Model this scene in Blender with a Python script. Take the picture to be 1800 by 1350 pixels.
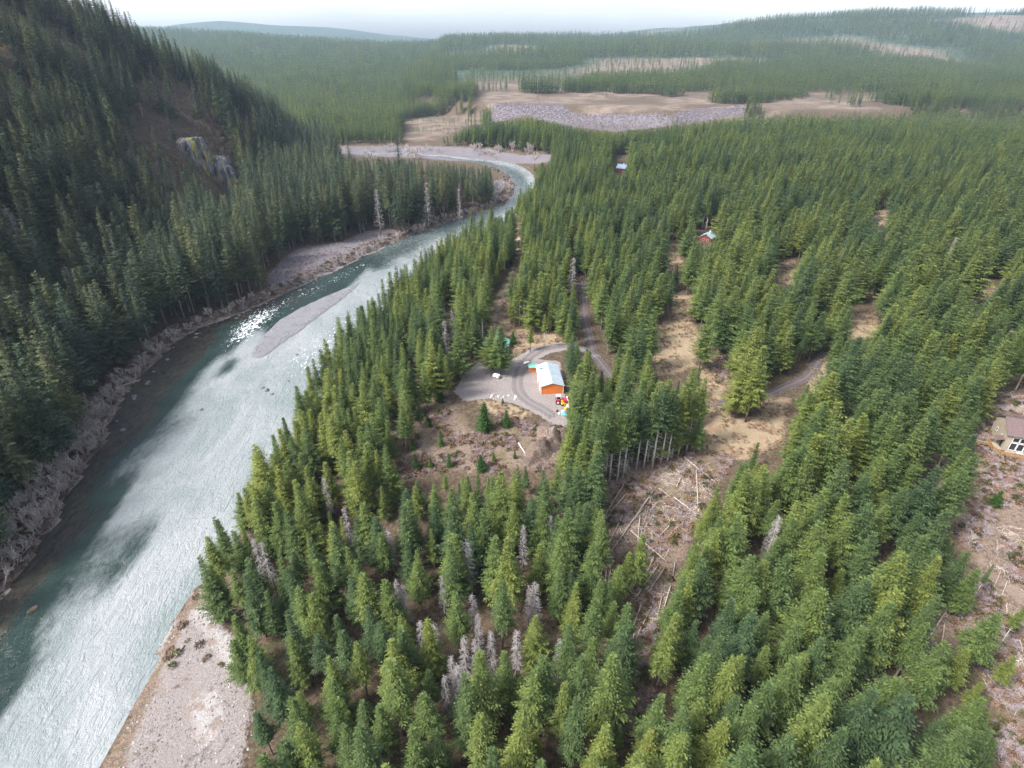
import bpy, bmesh, math, random
import numpy as np
from mathutils import Vector, Matrix

R = math.radians
scene = bpy.context.scene
for o in list(bpy.data.objects):
    bpy.data.objects.remove(o)

# ------------------------------------------------------------------ camera
CAM_H, PITCH, FPX = 130.0, R(30.8), 1000.0        # metres above the river; focal length for an 1800 px wide frame
cam = bpy.data.cameras.new('camera')
cam_o = bpy.data.objects.new('camera', cam)
scene.collection.objects.link(cam_o)
cam_o.location = (0, 0, CAM_H)
cam_o.rotation_euler = (math.pi / 2 - PITCH, 0, 0)
cam.sensor_width = 36.0
cam.lens = 36.0 * FPX / 1800.0
cam.clip_start, cam.clip_end = 0.5, 30000
scene.camera = cam_o

# ------------------------------------------------------------------ sky, sun, exposure
SUN_EL, SUN_AZ = R(48), R(-115)                  # azimuth from +Y towards +X: the sun stands to the left, a little behind
world = bpy.data.worlds.new('World')
scene.world = world
world.use_nodes = True
wn, wl = world.node_tree.nodes, world.node_tree.links
wn.clear()
sky = wn.new('ShaderNodeTexSky'); sky.sky_type = 'NISHITA'
sky.sun_disc = False
sky.sun_elevation, sky.sun_rotation = SUN_EL, SUN_AZ
sky.air_density, sky.dust_density, sky.ozone_density = 1.0, 3.0, 1.5
bw = wn.new('ShaderNodeRGBToBW')
mx = wn.new('ShaderNodeMix'); mx.data_type = 'RGBA'; mx.inputs[0].default_value = 0.60    # cloud veil
bgn = wn.new('ShaderNodeBackground'); bgn.inputs['Strength'].default_value = 0.108
wo = wn.new('ShaderNodeOutputWorld')
wl.new(sky.outputs[0], bw.inputs[0]); wl.new(sky.outputs[0], mx.inputs[6]); wl.new(bw.outputs[0], mx.inputs[7])
wtc = wn.new('ShaderNodeTexCoord'); wmp = wn.new('ShaderNodeMapping'); wmp.inputs['Scale'].default_value = (1, 1, 4)
wns = wn.new('ShaderNodeTexNoise'); wns.inputs['Scale'].default_value = 2.2; wns.inputs['Detail'].default_value = 6
wrm = wn.new('ShaderNodeMapRange'); wrm.inputs[1].default_value, wrm.inputs[2].default_value, wrm.inputs[3].default_value, wrm.inputs[4].default_value = .3, .7, .82, 1.14
wmu = wn.new('ShaderNodeMix'); wmu.data_type = 'RGBA'; wmu.blend_type = 'MULTIPLY'; wmu.inputs[0].default_value = 1.0
wl.new(wtc.outputs['Generated'], wmp.inputs[0]); wl.new(wmp.outputs[0], wns.inputs['Vector']); wl.new(wns.outputs['Fac'], wrm.inputs[0])
wl.new(mx.outputs[2], wmu.inputs[6]); wl.new(wrm.outputs[0], wmu.inputs[7])
wl.new(wmu.outputs[2], bgn.inputs['Color']); wl.new(bgn.outputs[0], wo.inputs[0])
sun = bpy.data.lights.new('sun', 'SUN')
sun.energy, sun.angle, sun.color = 1.5, R(12), (1.0, 0.97, 0.93)
sun_o = bpy.data.objects.new('sun', sun)
scene.collection.objects.link(sun_o)
sd = Vector((math.sin(SUN_AZ) * math.cos(SUN_EL), math.cos(SUN_AZ) * math.cos(SUN_EL), math.sin(SUN_EL)))
sun_o.rotation_euler = sd.to_track_quat('Z', 'Y').to_euler()
sun_o.location = (0, 0, 400)
vs = scene.view_settings
vs.view_transform, vs.look, vs.gamma, vs.use_curve_mapping = 'Standard', 'None', 1.0, False
vs.exposure = 2.22
scene.cycles.max_bounces = 4
scene.cycles.diffuse_bounces = 2
scene.cycles.glossy_bounces = 2
scene.cycles.transmission_bounces = 3
scene.cycles.transparent_max_bounces = 4
scene.cycles.volume_bounces = 0
scene.cycles.use_denoising = True
scene.cycles.denoising_prefilter = 'NONE'

# ------------------------------------------------------------------ small helpers
col = scene.collection
TH_S, TH_C = math.sin(PITCH), math.cos(PITCH)
rng = np.random.default_rng(7)
random.seed(11)


def vnoise(x, y, scale, seed=0):
    """smooth value noise in 0..1"""
    x = np.asarray(x, float) / scale; y = np.asarray(y, float) / scale
    xi = np.floor(x).astype(np.int64); yi = np.floor(y).astype(np.int64)
    fx = x - xi; fy = y - yi
    fx = fx * fx * (3 - 2 * fx); fy = fy * fy * (3 - 2 * fy)

    def h(a, b):
        n = (a * 374761393 + b * 668265263 + seed * 974711) & 0x7fffffff
        n = ((n ^ (n >> 13)) * 1274126177) & 0x7fffffff
        return ((n ^ (n >> 16)) & 0xffff) / 65535.0
    return (h(xi, yi) * (1 - fx) + h(xi + 1, yi) * fx) * (1 - fy) + (h(xi, yi + 1) * (1 - fx) + h(xi + 1, yi + 1) * fx) * fy


def sstep(a, b, x):
    t = np.clip((np.asarray(x, float) - a) / (b - a), 0, 1)
    return t * t * (3 - 2 * t)


def ray(u, v):
    a = (u - 900) / FPX; b = (v - 675) / FPX
    return a, TH_C - b * TH_S, -TH_S - b * TH_C


def on_plane(u, v, z=0.0):
    dx, dy, dz = ray(u, v)
    t = (z - CAM_H) / dz
    return (dx * t, dy * t)


def to_px(x, y, z):
    zz = z - CAM_H
    d = y * TH_C - zz * TH_S
    d = np.where(d < 1, 1, d)
    return 900 + FPX * x / d, 675 + FPX * (-y * TH_S - zz * TH_C) / d, d


def poly_sd(x, y, pts, closed=True):
    """distance to a polyline; for a polygon negative inside"""
    x = np.asarray(x, float); y = np.asarray(y, float)
    d2 = np.full(x.shape, 1e18)
    ins = np.zeros(x.shape, bool)
    n = len(pts)
    for i in range(n if closed else n - 1):
        ax, ay = pts[i]; bx, by = pts[(i + 1) % n]
        ex, ey = bx - ax, by - ay
        L = ex * ex + ey * ey + 1e-12
        t = np.clip(((x - ax) * ex + (y - ay) * ey) / L, 0, 1)
        d2 = np.minimum(d2, (x - ax - t * ex) ** 2 + (y - ay - t * ey) ** 2)
        if closed and ay != by:
            c = ((ay > y) != (by > y)) & (x < (bx - ax) * (y - ay) / (by - ay) + ax)
            ins ^= c
    d = np.sqrt(d2)
    return np.where(ins, -d, d) if closed else d


# ------------------------------------------------------------------ land form
LEFT_BANK = [(-152, -300), (-140, 40)] + [on_plane(*p) for p in (
    (-60, 1140), (0, 1062), (45, 1000), (100, 925), (130, 862), (190, 775), (225, 692), (300, 612), (350, 577), (450, 541),
    (560, 491), (640, 451), (730, 411), (800, 386), (860, 369), (892, 358), (906, 340), (908, 326), (898, 311), (878, 298),
    (850, 288), (780, 277), (700, 272.5), (590, 272), (480, 272))]
RIGHT_BANK = [(-88, -300), (-84, 40)] + [on_plane(*p) for p in (
    (250, 1184), (300, 1086), (345, 1035), (400, 960), (440, 900), (478, 850), (515, 775), (560, 695), (605, 632), (652, 582),
    (702, 522), (762, 466), (830, 416), (890, 387), (928, 362), (944, 335), (936, 308), (918, 294), (890, 285), (850, 281),
    (780, 273.5), (700, 270.5), (590, 270.2), (480, 270.2))]
RIVER = LEFT_BANK + RIGHT_BANK[::-1]
HILL = [(-172, -300), (-168, 60), (-188, 167), (-212, 289), (-238, 424), (-252, 572), (-238, 660), (-246, 740), (-285, 830), (-430, 930),
        (-900, 1050), (-6000, 1300), (-6000, -300)]
BLUFF = [(-60, 1190), (60, 1150), (170, 1120), (260, 1085), (420, 1060), (640, 1090), (1100, 1150), (6000, 1500),
         (6000, 9000), (-700, 9000), (-300, 1500), (-120, 1260)]


def land(x, y):
    x = np.asarray(x, float); y = np.asarray(y, float)
    d = poly_sd(x, y, RIVER) + (vnoise(x, y, 9, 21) - .5) * 3.0 * (y < 900) + (vnoise(x, y, 3.5, 22) - .5) * 1.2 * (y < 250)
    dl = poly_sd(x, y, LEFT_BANK, False); dr = poly_sd(x, y, RIGHT_BANK, False)
    left = dl < dr
    n1 = vnoise(x, y, 38, 1); n2 = vnoise(x, y, 11, 2)
    bed = -np.clip(0.5 + 0.12 * np.abs(d), 0, 2.2)
    # right bank: terrace about twelve metres above the river, lower towards the near gully
    top = 4.5 + 7.5 * sstep(100, 168, y + 0.12 * np.clip(x, 0, 200))
    top = np.where(y > 820, 12 - 8 * sstep(850, 960, y), top)
    beach = sstep(112, 96, y) * sstep(-25, -48, x)
    rise = sstep(2, 58, d) * (1 - beach) + beach * sstep(2, 60, d) * 0.35
    zr = 0.5 * sstep(0, 6, d) + top * rise + (n1 - 0.5) * 2.2 * sstep(10, 60, d) + (n2 - .5) * 0.5 * sstep(3, 20, d)
    yard = sstep(24, 8, np.hypot((x - 2) / 1.3, y - 203))
    zr = zr * (1 - yard) + 12.0 * yard
    yard2 = sstep(26, 12, np.hypot(x - 176, y - 160))
    zr = zr * (1 - yard2) + 12.0 * yard2
    # left bank: narrow bench
    zl = 2.6 * sstep(0, 12, d) + 1.2 * sstep(10, 60, d) + (n1 - 0.5) * 1.5 * sstep(8, 40, d)
    z = np.where(d < 0, bed, np.where(left, zl, zr))
    # steep hill on the left
    dh = np.maximum(0, -poly_sd(x, y, HILL))
    rid = (vnoise(x * .35, y, 60, 5) - .5) * 34 + (vnoise(x, y, 24, 6) - .5) * 9
    z = z + 275 * (1 - np.exp(-dh / 245)) + rid * sstep(5, 120, dh)
    # bluff and plateau beyond the valley
    db = poly_sd(x, y, BLUFF)
    z = z + 27 * sstep(10, -52, db + (vnoise(x, y, 70, 9) - .5) * 40) * sstep(900, 1050, y)
    # gently rising far country, then hills
    far = np.clip(y - 1150, 0, None)
    z = z + far * 0.012 * sstep(1150, 1500, y)
    hz = 70 * vnoise(x, y, 900, 12) + 150 * vnoise(x, y, 2100, 13) + 25 * vnoise(x, y, 330, 14)
    z = z + hz * sstep(1500, 4600, y) * (0.8 + 0.6 * sstep(-400, -2600, x) + .5 * sstep(700, 3000, x))
    return z


def hit(u, v):
    """where the line of sight through a point of the photograph meets the land"""
    dx, dy, dz = ray(u, v)
    t = np.linspace(60, 2600, 2600)
    zz = land(dx * t, dy * t)
    k = np.argmax(CAM_H + dz * t < zz)
    return np.array((dx * t[k], dy * t[k], float(zz[k])))


def ground(u, v):
    return [tuple(hit(*p)[:2]) for p in zip(u, v)]


def W(pts):
    return [tuple(hit(*p)[:2]) for p in pts]


# open ground (no trees stand on it or hide it)
P_RIVER = [(-300, 1400), (-300, 1180), (0, 1070), (100, 940), (190, 790), (230, 700), (330, 600), (450, 550), (560, 500), (640, 460), (730, 420),
           (800, 392), (888, 364), (888, 376), (800, 402), (720, 452), (662, 490), (648, 525), (585, 558), (540, 625), (500, 705), (452, 765),
           (440, 825), (377, 885), (350, 965), (345, 1030), (300, 1080), (250, 1180), (205, 1400)]
P_BEACH = [(250, 1182), (300, 1085), (345, 1032), (366, 1042), (398, 1108), (430, 1150), (446, 1184), (450, 1260), (430, 1400), (190, 1400)]
P_YARD = [(800, 722), (798, 690), (818, 652), (845, 630), (843, 598), (866, 588), (860, 560), (862, 525), (885, 500), (900, 470), (904, 420),
          (906, 388), (914, 392), (919, 440), (906, 495), (891, 530), (888, 565), (905, 580), (950, 588), (985, 598), (994, 640), (1000, 690),
          (1004, 730), (994, 765), (990, 800), (945, 818), (905, 792), (865, 775), (830, 760)]
P_SLOPE = [(800, 715), (830, 758), (902, 785), (905, 822), (860, 836), (800, 828), (735, 838), (712, 806), (738, 762), (758, 722), (778, 698)]
P_GULLY = [(690, 730), (706, 730), (712, 800), (730, 838), (712, 845), (690, 800)]
P_ROAD = [(1011, 492), (1035, 492), (1040, 560), (1055, 622), (1081, 664), (1070, 668), (1040, 620), (1016, 598)]
P_TAN1 = [(1148, 572), (1206, 554), (1234, 590), (1224, 644), (1200, 652), (1158, 672), (1142, 612)]
P_TAN2 = [(1228, 640), (1298, 616), (1290, 660), (1268, 696), (1268, 722), (1300, 738), (1380, 724), (1376, 780), (1326, 800), (1300, 812),
          (1244, 806), (1228, 764), (1236, 720), (1234, 690)]
P_SLASH = [(1050, 862), (1100, 822), (1205, 800), (1250, 796), (1292, 806), (1262, 850), (1240, 900), (1216, 968), (1202, 1014), (1180, 1082),
           (1152, 1180), (1140, 1300), (1108, 1300), (1106, 1090), (1128, 1000), (1117, 958), (1084, 985), (1062, 1010), (1056, 960), (1066, 920)]
P_RIGHT = [(1668, 905), (1712, 862), (1718, 812), (1716, 722), (1728, 700), (1780, 690), (1960, 700), (1960, 1400), (1760, 1400), (1730, 1180),
           (1706, 1124), (1660, 1132), (1634, 1140), (1624, 1110), (1652, 1070), (1700, 1042), (1714, 1010), (1690, 960)]
P_SMALL = [[(1362, 462), (1398, 458), (1404, 498), (1368, 504)], [(1486, 552), (1540, 550), (1546, 596), (1492, 598)],
           [(1164, 434), (1198, 426), (1204, 466), (1174, 474)], [(1178, 524), (1222, 518), (1226, 554), (1186, 558)],
           [(1420, 646), (1458, 626), (1450, 684), (1424, 698)], [(1336, 704), (1386, 700), (1380, 736), (1342, 740)],
           [(1534, 372), (1560, 370), (1562, 396), (1538, 398)], [(1716, 500), (1744, 496), (1748, 530), (1720, 534)]]
P_FAR = [[(703, 246), (714, 210), (760, 204), (850, 206), (864, 216), (820, 222), (790, 236), (740, 250)],
         [(580, 268), (600, 257), (700, 256), (800, 258), (860, 262), (975, 272), (968, 284), (908, 287), (916, 308), (906, 362), (884, 368),
          (866, 384), (866, 322), (890, 312), (860, 290), (780, 282), (700, 276), (600, 276)],
         [(860, 215), (866, 186), (960, 180), (1000, 195), (1100, 200), (1180, 205), (1310, 186), (1310, 200), (1240, 214), (1150, 226),
          (1080, 232), (1010, 224), (930, 204)],
         [(880, 166), (1130, 166), (1280, 188), (1000, 192), (864, 186)]]
P_CLIFF = [(342, 238), (390, 232), (420, 264), (420, 318), (378, 342), (344, 306)]
P_SLIDE = [(468, 488), (498, 454), (522, 438), (600, 426), (646, 406), (690, 402), (702, 416), (660, 438), (600, 470), (540, 498), (478, 516)]
P_HOUSES = [[(1074, 274), (1108, 272), (1106, 300), (1078, 306)], [(1220, 400), (1262, 397), (1258, 424), (1222, 428)]]
OPEN = [P_RIVER, P_BEACH, P_YARD, P_SLOPE, P_GULLY, P_ROAD, P_TAN1, P_TAN2, P_SLASH, P_RIGHT, P_CLIFF, P_SLIDE] + P_SMALL + P_FAR + P_HOUSES


# tips of the dead trees seen standing free
SN = [(818, 948, 22, 'tall grey dead fir rising between green crowns of the near stand'), (830, 1042, 19, None), (839, 1078, 19, None), (862, 1108, 18, None),
      (737, 1092, 18, None), (762, 1094, 17, None), (776, 1012, 16, None), (695, 1018, 18, None), (706, 1028, 17, None), (908, 1110, 18, None),
      (940, 1022, 19, None), (930, 1028, 16, None), (920, 922, 18, None), (967, 904, 19, None), (985, 1122, 17, None), (792, 1152, 17, None), (803, 1165, 17, None),
      (815, 1116, 17, None), (834, 1122, 17, None), (604, 892, 20, None), (680, 930, 18, None), (780, 1185, 17, None), (850, 1160, 16, None),
      (444, 946, 20, 'pale grey dead fir near the river edge, standing left of its pair'), (458, 954, 21, 'pale grey dead fir near the river edge, fuller of its pair'),
      (1483, 434, 17, 'bare white snag standing alone in the far plantation'), (1682, 416, 20, 'grey snag with fine branches in the right plantation'),
      (1370, 906, 21, 'broad silver dead fir in the stand right of the log clearing'), (568, 838, 18, 'pale dead fir among dark crowns by the river'),
      (1008, 452, 24, 'tall grey dead fir beside the dark forest road'), (793, 542, 20, 'grey dead tree in the stand left of the cabin'),
      (780, 560, 20, 'pale dead tree above the brown slope, left of the cabin'), (112, 466, 30, 'broken grey snag among dark firs of the hillside'),
      (208, 226, 26, 'thin pale snag on the brown upper hillside'), (222, 228, 24, 'thin pale snag on the brown upper hillside'), (274, 280, 24, 'leaning-looking pale snag below the yellow hillside patch'),
      (6, 360, 34, 'large whitish lichen covered dead tree on the hillside'), (660, 330, 36, 'bare pale trunk standing at the river bench'), (748, 318, 38, 'tall pale bare trunk at the river bench'),
      (806, 330, 32, 'pale bare trunk near the end of the river bench')]
for u_, v_, h_, _l in SN:
    e_ = 62 if v_ > 800 else 38
    dx_ = (900 - u_) / (2350 - v_) * e_
    OPEN.append([(u_ - 3, v_ - 6), (u_ + 3, v_ - 6), (u_ + 9 + dx_, v_ + e_), (u_ - 9 + dx_, v_ + e_)])


# ------------------------------------------------------------------ materials
def new_mat(name):
    m = bpy.data.materials.new(name); m.use_nodes = True
    nt = m.node_tree; nt.nodes.clear()
    out = nt.nodes.new('ShaderNodeOutputMaterial')
    return m, nt, out


def nd(nt, typ, **kw):
    n = nt.nodes.new(typ)
    for k, v in kw.items():
        setattr(n, k, v)
    return n


def mixc(nt, fac, a, b, blend='MIX'):
    n = nd(nt, 'ShaderNodeMix', data_type='RGBA', blend_type=blend)
    for s, v in ((n.inputs[0], fac), (n.inputs[6], a), (n.inputs[7], b)):
        if isinstance(v, (int, float)):
            s.default_value = v
        elif isinstance(v, tuple):
            s.default_value = v if len(v) == 4 else v + (1,)
        else:
            nt.links.new(v, s)
    return n.outputs[2]


def mth(nt, op, a, b=0.5, c=None, clamp=False):
    n = nd(nt, 'ShaderNodeMath', operation=op, use_clamp=clamp)
    for s, v in zip(n.inputs, (a, b) if c is None else (a, b, c)):
        if isinstance(v, (int, float)):
            s.default_value = v
        else:
            nt.links.new(v, s)
    return n.outputs[0]


def rampf(nt, v, lo, hi):
    n = nd(nt, 'ShaderNodeMapRange', interpolation_type='SMOOTHSTEP')
    nt.links.new(v, n.inputs[0])
    n.inputs[1].default_value, n.inputs[2].default_value = lo, hi
    return n.outputs[0]


def noise(nt, scale, detail=4.0, rough=0.6, vec=None, dist=0.0):
    n = nd(nt, 'ShaderNodeTexNoise')
    n.inputs['Scale'].default_value, n.inputs['Detail'].default_value = scale, detail
    n.inputs['Roughness'].default_value, n.inputs['Distortion'].default_value = rough, dist
    if vec is None:
        g = nd(nt, 'ShaderNodeNewGeometry'); vec = g.outputs['Position']
    nt.links.new(vec, n.inputs['Vector'])
    return n.outputs['Fac']


def bump(nt, height, dist, strength=1.0):
    n = nd(nt, 'ShaderNodeBump')
    n.inputs['Strength'].default_value, n.inputs['Distance'].default_value = strength, dist
    nt.links.new(height, n.inputs['Height'])
    return n.outputs[0]


def princ(nt, out, color, rough=0.8, spec=0.3, normal=None, metal=0.0):
    p = nd(nt, 'ShaderNodeBsdfPrincipled')
    if isinstance(color, tuple):
        p.inputs['Base Color'].default_value = color if len(color) == 4 else color + (1,)
    else:
        nt.links.new(color, p.inputs['Base Color'])
    if isinstance(rough, (int, float)):
        p.inputs['Roughness'].default_value = rough
    else:
        nt.links.new(rough, p.inputs['Roughness'])
    p.inputs['Specular IOR Level'].default_value = spec
    p.inputs['Metallic'].default_value = metal
    if normal is not None:
        nt.links.new(normal, p.inputs['Normal'])
    nt.links.new(p.outputs[0], out.inputs['Surface'])
    return p


def plain(name, color, rough=0.7, spec=0.3, var=0.25, scale=1.5, metal=0.0):
    """paint, metal or timber with faint weathering"""
    m, nt, out = new_mat(name)
    n1 = noise(nt, scale, 5, 0.65)
    c = mixc(nt, rampf(nt, n1, 0.3, 0.75), tuple(k * (1 - var) for k in color), tuple(min(1, k * (1 + var * .5)) for k in color))
    princ(nt, out, c, rough, spec, bump(nt, noise(nt, scale * 8, 3), 0.01), metal)
    return m


def leaf_mat(name, dark, mid, light, transl=0.34, clump=0.02):
    """needle sprays: hue differs from tree to tree, a little from spray to spray"""
    m, nt, out = new_mat(name)
    oi = nd(nt, 'ShaderNodeObjectInfo')
    st = noise(nt, clump, 2, 0.5, oi.outputs['Location'])
    r = mth(nt, 'ADD', mth(nt, 'MULTIPLY', oi.outputs['Random'], 0.62), mth(nt, 'MULTIPLY', rampf(nt, st, 0.3, 0.7), 0.38))
    ramp = nd(nt, 'ShaderNodeValToRGB')
    e = ramp.color_ramp.elements
    e[0].position, e[0].color = 0.08, dark + (1,)
    e[1].position, e[1].color = 0.92, light + (1,)
    k = e.new(0.5); k.color = mid + (1,)
    nt.links.new(r, ramp.inputs[0])
    at = nd(nt, 'ShaderNodeAttribute', attribute_name='spray')
    c = mixc(nt, 1.0, ramp.outputs[0], mixc(nt, at.outputs['Fac'], (0.50, 0.56, 0.55), (1.55, 1.46, 1.2)), 'MULTIPLY')
    p = princ(nt, out, c, 0.62, 0.2)
    t = nd(nt, 'ShaderNodeBsdfTranslucent')
    nt.links.new(mixc(nt, 1.0, c, (1.1, 1.25, 0.6), 'MULTIPLY'), t.inputs['Color'])
    ms = nd(nt, 'ShaderNodeMixShader'); ms.inputs[0].default_value = transl
    nt.links.new(p.outputs[0], ms.inputs[1]); nt.links.new(t.outputs[0], ms.inputs[2])
    nt.links.new(ms.outputs[0], out.inputs['Surface'])
    return m


M = {}
M['fir'] = leaf_mat('fir_needles', (0.054, 0.090, 0.048), (0.098, 0.140, 0.048), (0.168, 0.192, 0.052))
M['oldfir'] = leaf_mat('old_fir_needles', (0.030, 0.050, 0.038), (0.056, 0.080, 0.046), (0.115, 0.120, 0.056), 0.15)
M['youngfir'] = leaf_mat('young_fir_needles', (0.030, 0.075, 0.025), (0.05, 0.10, 0.025), (0.07, 0.12, 0.03))


def bark_mat(name, a, b):
    m, nt, out = new_mat(name)
    tc = nd(nt, 'ShaderNodeTexCoord')
    mp = nd(nt, 'ShaderNodeMapping'); mp.inputs['Scale'].default_value = (6, 6, 0.7)
    nt.links.new(tc.outputs['Object'], mp.inputs[0])
    n = noise(nt, 1.0, 5, 0.65, mp.outputs[0])
    princ(nt, out, mixc(nt, rampf(nt, n, 0.3, 0.7), a, b), 0.9, 0.15, bump(nt, n, 0.05))
    return m


M['bark'] = bark_mat('fir_bark', (0.07, 0.055, 0.045), (0.24, 0.20, 0.17))
M['palebark'] = bark_mat('pale_fir_bark', (0.30, 0.27, 0.25), (0.60, 0.56, 0.53))
M['snag'] = bark_mat('dead_wood', (0.14, 0.125, 0.12), (0.32, 0.295, 0.285))
M['log'] = bark_mat('weathered_log', (0.20, 0.16, 0.13), (0.52, 0.45, 0.39))
M['alder'] = bark_mat('bare_alder_twigs', (0.28, 0.23, 0.205), (0.56, 0.50, 0.465))
M['brush'] = bark_mat('dead_brush', (0.11, 0.06, 0.045), (0.34, 0.23, 0.18))
M['greybrush'] = bark_mat('bare_grey_brush', (0.17, 0.135, 0.14), (0.36, 0.30, 0.31))
M['rock'] = plain('river_rock', (0.16, 0.15, 0.15), 0.75, 0.3, 0.5, 0.8)
M['tanrock'] = plain('tan_rock', (0.12, 0.085, 0.055), 0.8, 0.3, 0.6, 0.8)


def terrain_mat():
    m, nt, out = new_mat('valley_ground')
    a1 = nd(nt, 'ShaderNodeAttribute', attribute_name='cover_a')
    a2 = nd(nt, 'ShaderNodeAttribute', attribute_name='cover_b')
    s1 = nd(nt, 'ShaderNodeSeparateColor'); nt.links.new(a1.outputs['Color'], s1.inputs[0])
    s2 = nd(nt, 'ShaderNodeSeparateColor'); nt.links.new(a2.outputs['Color'], s2.inputs[0])
    nf = noise(nt, 0.9, 6, 0.7); nm = noise(nt, 0.16, 6, 0.65); nl = noise(nt, 0.03, 4, 0.6); nx = noise(nt, 3.2, 4, 0.7)
    edge = mth(nt, 'ADD', mth(nt, 'MULTIPLY', mth(nt, 'SUBTRACT', nm, 0.5), 0.7), mth(nt, 'MULTIPLY', mth(nt, 'SUBTRACT', nf, 0.5), 0.75))

    def mask(sock, soft=0.12):
        return rampf(nt, mth(nt, 'ADD', sock, edge), 0.5 - soft, 0.5 + soft)
    floor = mixc(nt, rampf(nt, nf, 0.35, 0.68), (0.050, 0.038, 0.028), (0.125, 0.090, 0.060))
    floor = mixc(nt, mth(nt, 'MULTIPLY', rampf(nt, nm, 0.52, 0.7), 0.6), floor, (0.05, 0.06, 0.022))
    grass = mixc(nt, rampf(nt, nx, 0.3, 0.7), (0.19, 0.145, 0.09), (0.34, 0.28, 0.185))
    grass = mixc(nt, mth(nt, 'MULTIPLY', rampf(nt, nf, 0.46, 0.62), .8), grass, (0.235, 0.15, 0.105))
    grass = mixc(nt, mth(nt, 'MULTIPLY', rampf(nt, nm, 0.5, 0.66), .75), grass, (0.20, 0.125, 0.085))
    gravel = mixc(nt, rampf(nt, nx, 0.3, 0.72), (0.145, 0.125, 0.12), (0.30, 0.27, 0.26))
    gravel = mixc(nt, mth(nt, 'MULTIPLY', rampf(nt, nm, 0.45, 0.7), 0.6), gravel, (0.20, 0.165, 0.145))
    brush = mixc(nt, rampf(nt, nx, 0.3, 0.7), (0.085, 0.06, 0.045), (0.25, 0.19, 0.15))
    brush = mixc(nt, mth(nt, 'MULTIPLY', rampf(nt, nf, 0.48, 0.62), 0.75), brush, (0.075, 0.05, 0.04))
    brush = mixc(nt, mth(nt, 'MULTIPLY', rampf(nt, nm, 0.5, 0.62), 0.6), brush, (0.10, 0.085, 0.035))
    brush = mixc(nt, mth(nt, 'MULTIPLY', rampf(nt, noise(nt, .11, 4, .6), 0.55, 0.68), 0.6), brush, (0.21, 0.165, 0.135))
    sand = mixc(nt, rampf(nt, nx, 0.25, 0.75), (0.21, 0.195, 0.19), (0.37, 0.355, 0.345))
    sand = mixc(nt, rampf(nt, nf, 0.50, 0.62), sand, (0.25, 0.20, 0.185))
    sand = mixc(nt, mth(nt, 'MULTIPLY', rampf(nt, nm, 0.5, 0.6), .7), sand, (0.17, 0.125, 0.10))
    slide = mixc(nt, rampf(nt, nf, 0.3, 0.72), (0.095, 0.085, 0.095), (0.175, 0.158, 0.168))
    cut = mixc(nt, rampf(nt, nl, 0.35, 0.65), (0.10, 0.074, 0.06), (0.18, 0.138, 0.105))
    cut = mixc(nt, rampf(nt, nm, 0.55, 0.68), cut, (0.07, 0.085, 0.04))
    wood = mixc(nt, rampf(nt, noise(nt, 0.05, 6, 0.75), 0.38, 0.66), (0.020, 0.034, 0.022), (0.060, 0.085, 0.042))
    c = floor
    for sock, cc in ((s2.outputs[2], wood), (s2.outputs[1], cut), (s1.outputs[2], brush), (s1.outputs[0], grass), (s2.outputs[0], slide),
                     (s1.outputs[1], gravel), (a1.outputs['Alpha'], sand)):
        c = mixc(nt, mask(sock), c, cc)
    h = mth(nt, 'ADD', mth(nt, 'MULTIPLY', nf, 0.7), mth(nt, 'MULTIPLY', nx, 0.4))
    princ(nt, out, c, 0.95, 0.1, bump(nt, h, 0.5, 0.8))
    return m


M['terrain'] = terrain_mat()


def water_mat():
    m, nt, out = new_mat('river_water')
    a = nd(nt, 'ShaderNodeAttribute', attribute_name='water')
    s = nd(nt, 'ShaderNodeSeparateColor'); nt.links.new(a.outputs['Color'], s.inputs[0])
    geo = nd(nt, 'ShaderNodeNewGeometry')
    mp = nd(nt, 'ShaderNodeMapping'); mp.inputs['Rotation'].default_value = (0, 0, R(-12)); mp.inputs['Scale'].default_value = (1.0, 0.42, 1)
    nt.links.new(geo.outputs['Position'], mp.inputs[0])
    n1 = noise(nt, 0.55, 6, 0.62, mp.outputs[0], 0.6)
    n2 = noise(nt, 2.2, 4, 0.6, mp.outputs[0], 0.3)
    n3 = noise(nt, 0.05, 4, 0.6, mp.outputs[0], 0.8)
    bed = mixc(nt, rampf(nt, n1, 0.35, 0.7), (0.016, 0.018, 0.014), (0.050, 0.040, 0.028))  # brown bed off the left bank, darkened for the hill's reflection
    deep = mixc(nt, rampf(nt, n3, 0.3, 0.7), (0.009, 0.021, 0.018), (0.022, 0.042, 0.036))  # deep water, with the dark hill's reflection put into the colour
    pale = mixc(nt, rampf(nt, n3, 0.3, 0.7), (0.17, 0.20, 0.20), (0.27, 0.285, 0.29))  # milky shallows, with the bright sky's reflection painted in
    refl_mix = mth(nt, 'ADD', s.outputs[0], mth(nt, 'MULTIPLY', mth(nt, 'SUBTRACT', n1, 0.5), 0.5))
    c = mixc(nt, rampf(nt, refl_mix, 0.22, 0.85), deep, pale)
    c = mixc(nt, rampf(nt, s.outputs[2], 0.25, 0.85), c, bed)
    fo = noise(nt, 0.9, 5, 0.7, mp.outputs[0], 1.2)
    foam = rampf(nt, mth(nt, 'ADD', fo, mth(nt, 'MULTIPLY', s.outputs[1], 0.20)), 0.74, 0.82)
    foam = mth(nt, 'MULTIPLY', foam, rampf(nt, s.outputs[1], 0.05, 0.4))
    c = mixc(nt, foam, c, (0.78, 0.82, 0.83))
    hgt = mth(nt, 'ADD', n1, mth(nt, 'MULTIPLY', n2, 0.35))
    p = princ(nt, out, c, mth(nt, 'ADD', 0.22, mth(nt, 'MULTIPLY', foam, 0.5)), 0.5, bump(nt, hgt, 1.0, 0.9))
    p.inputs['IOR'].default_value = 1.4
    return m


M['water'] = water_mat()


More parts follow.
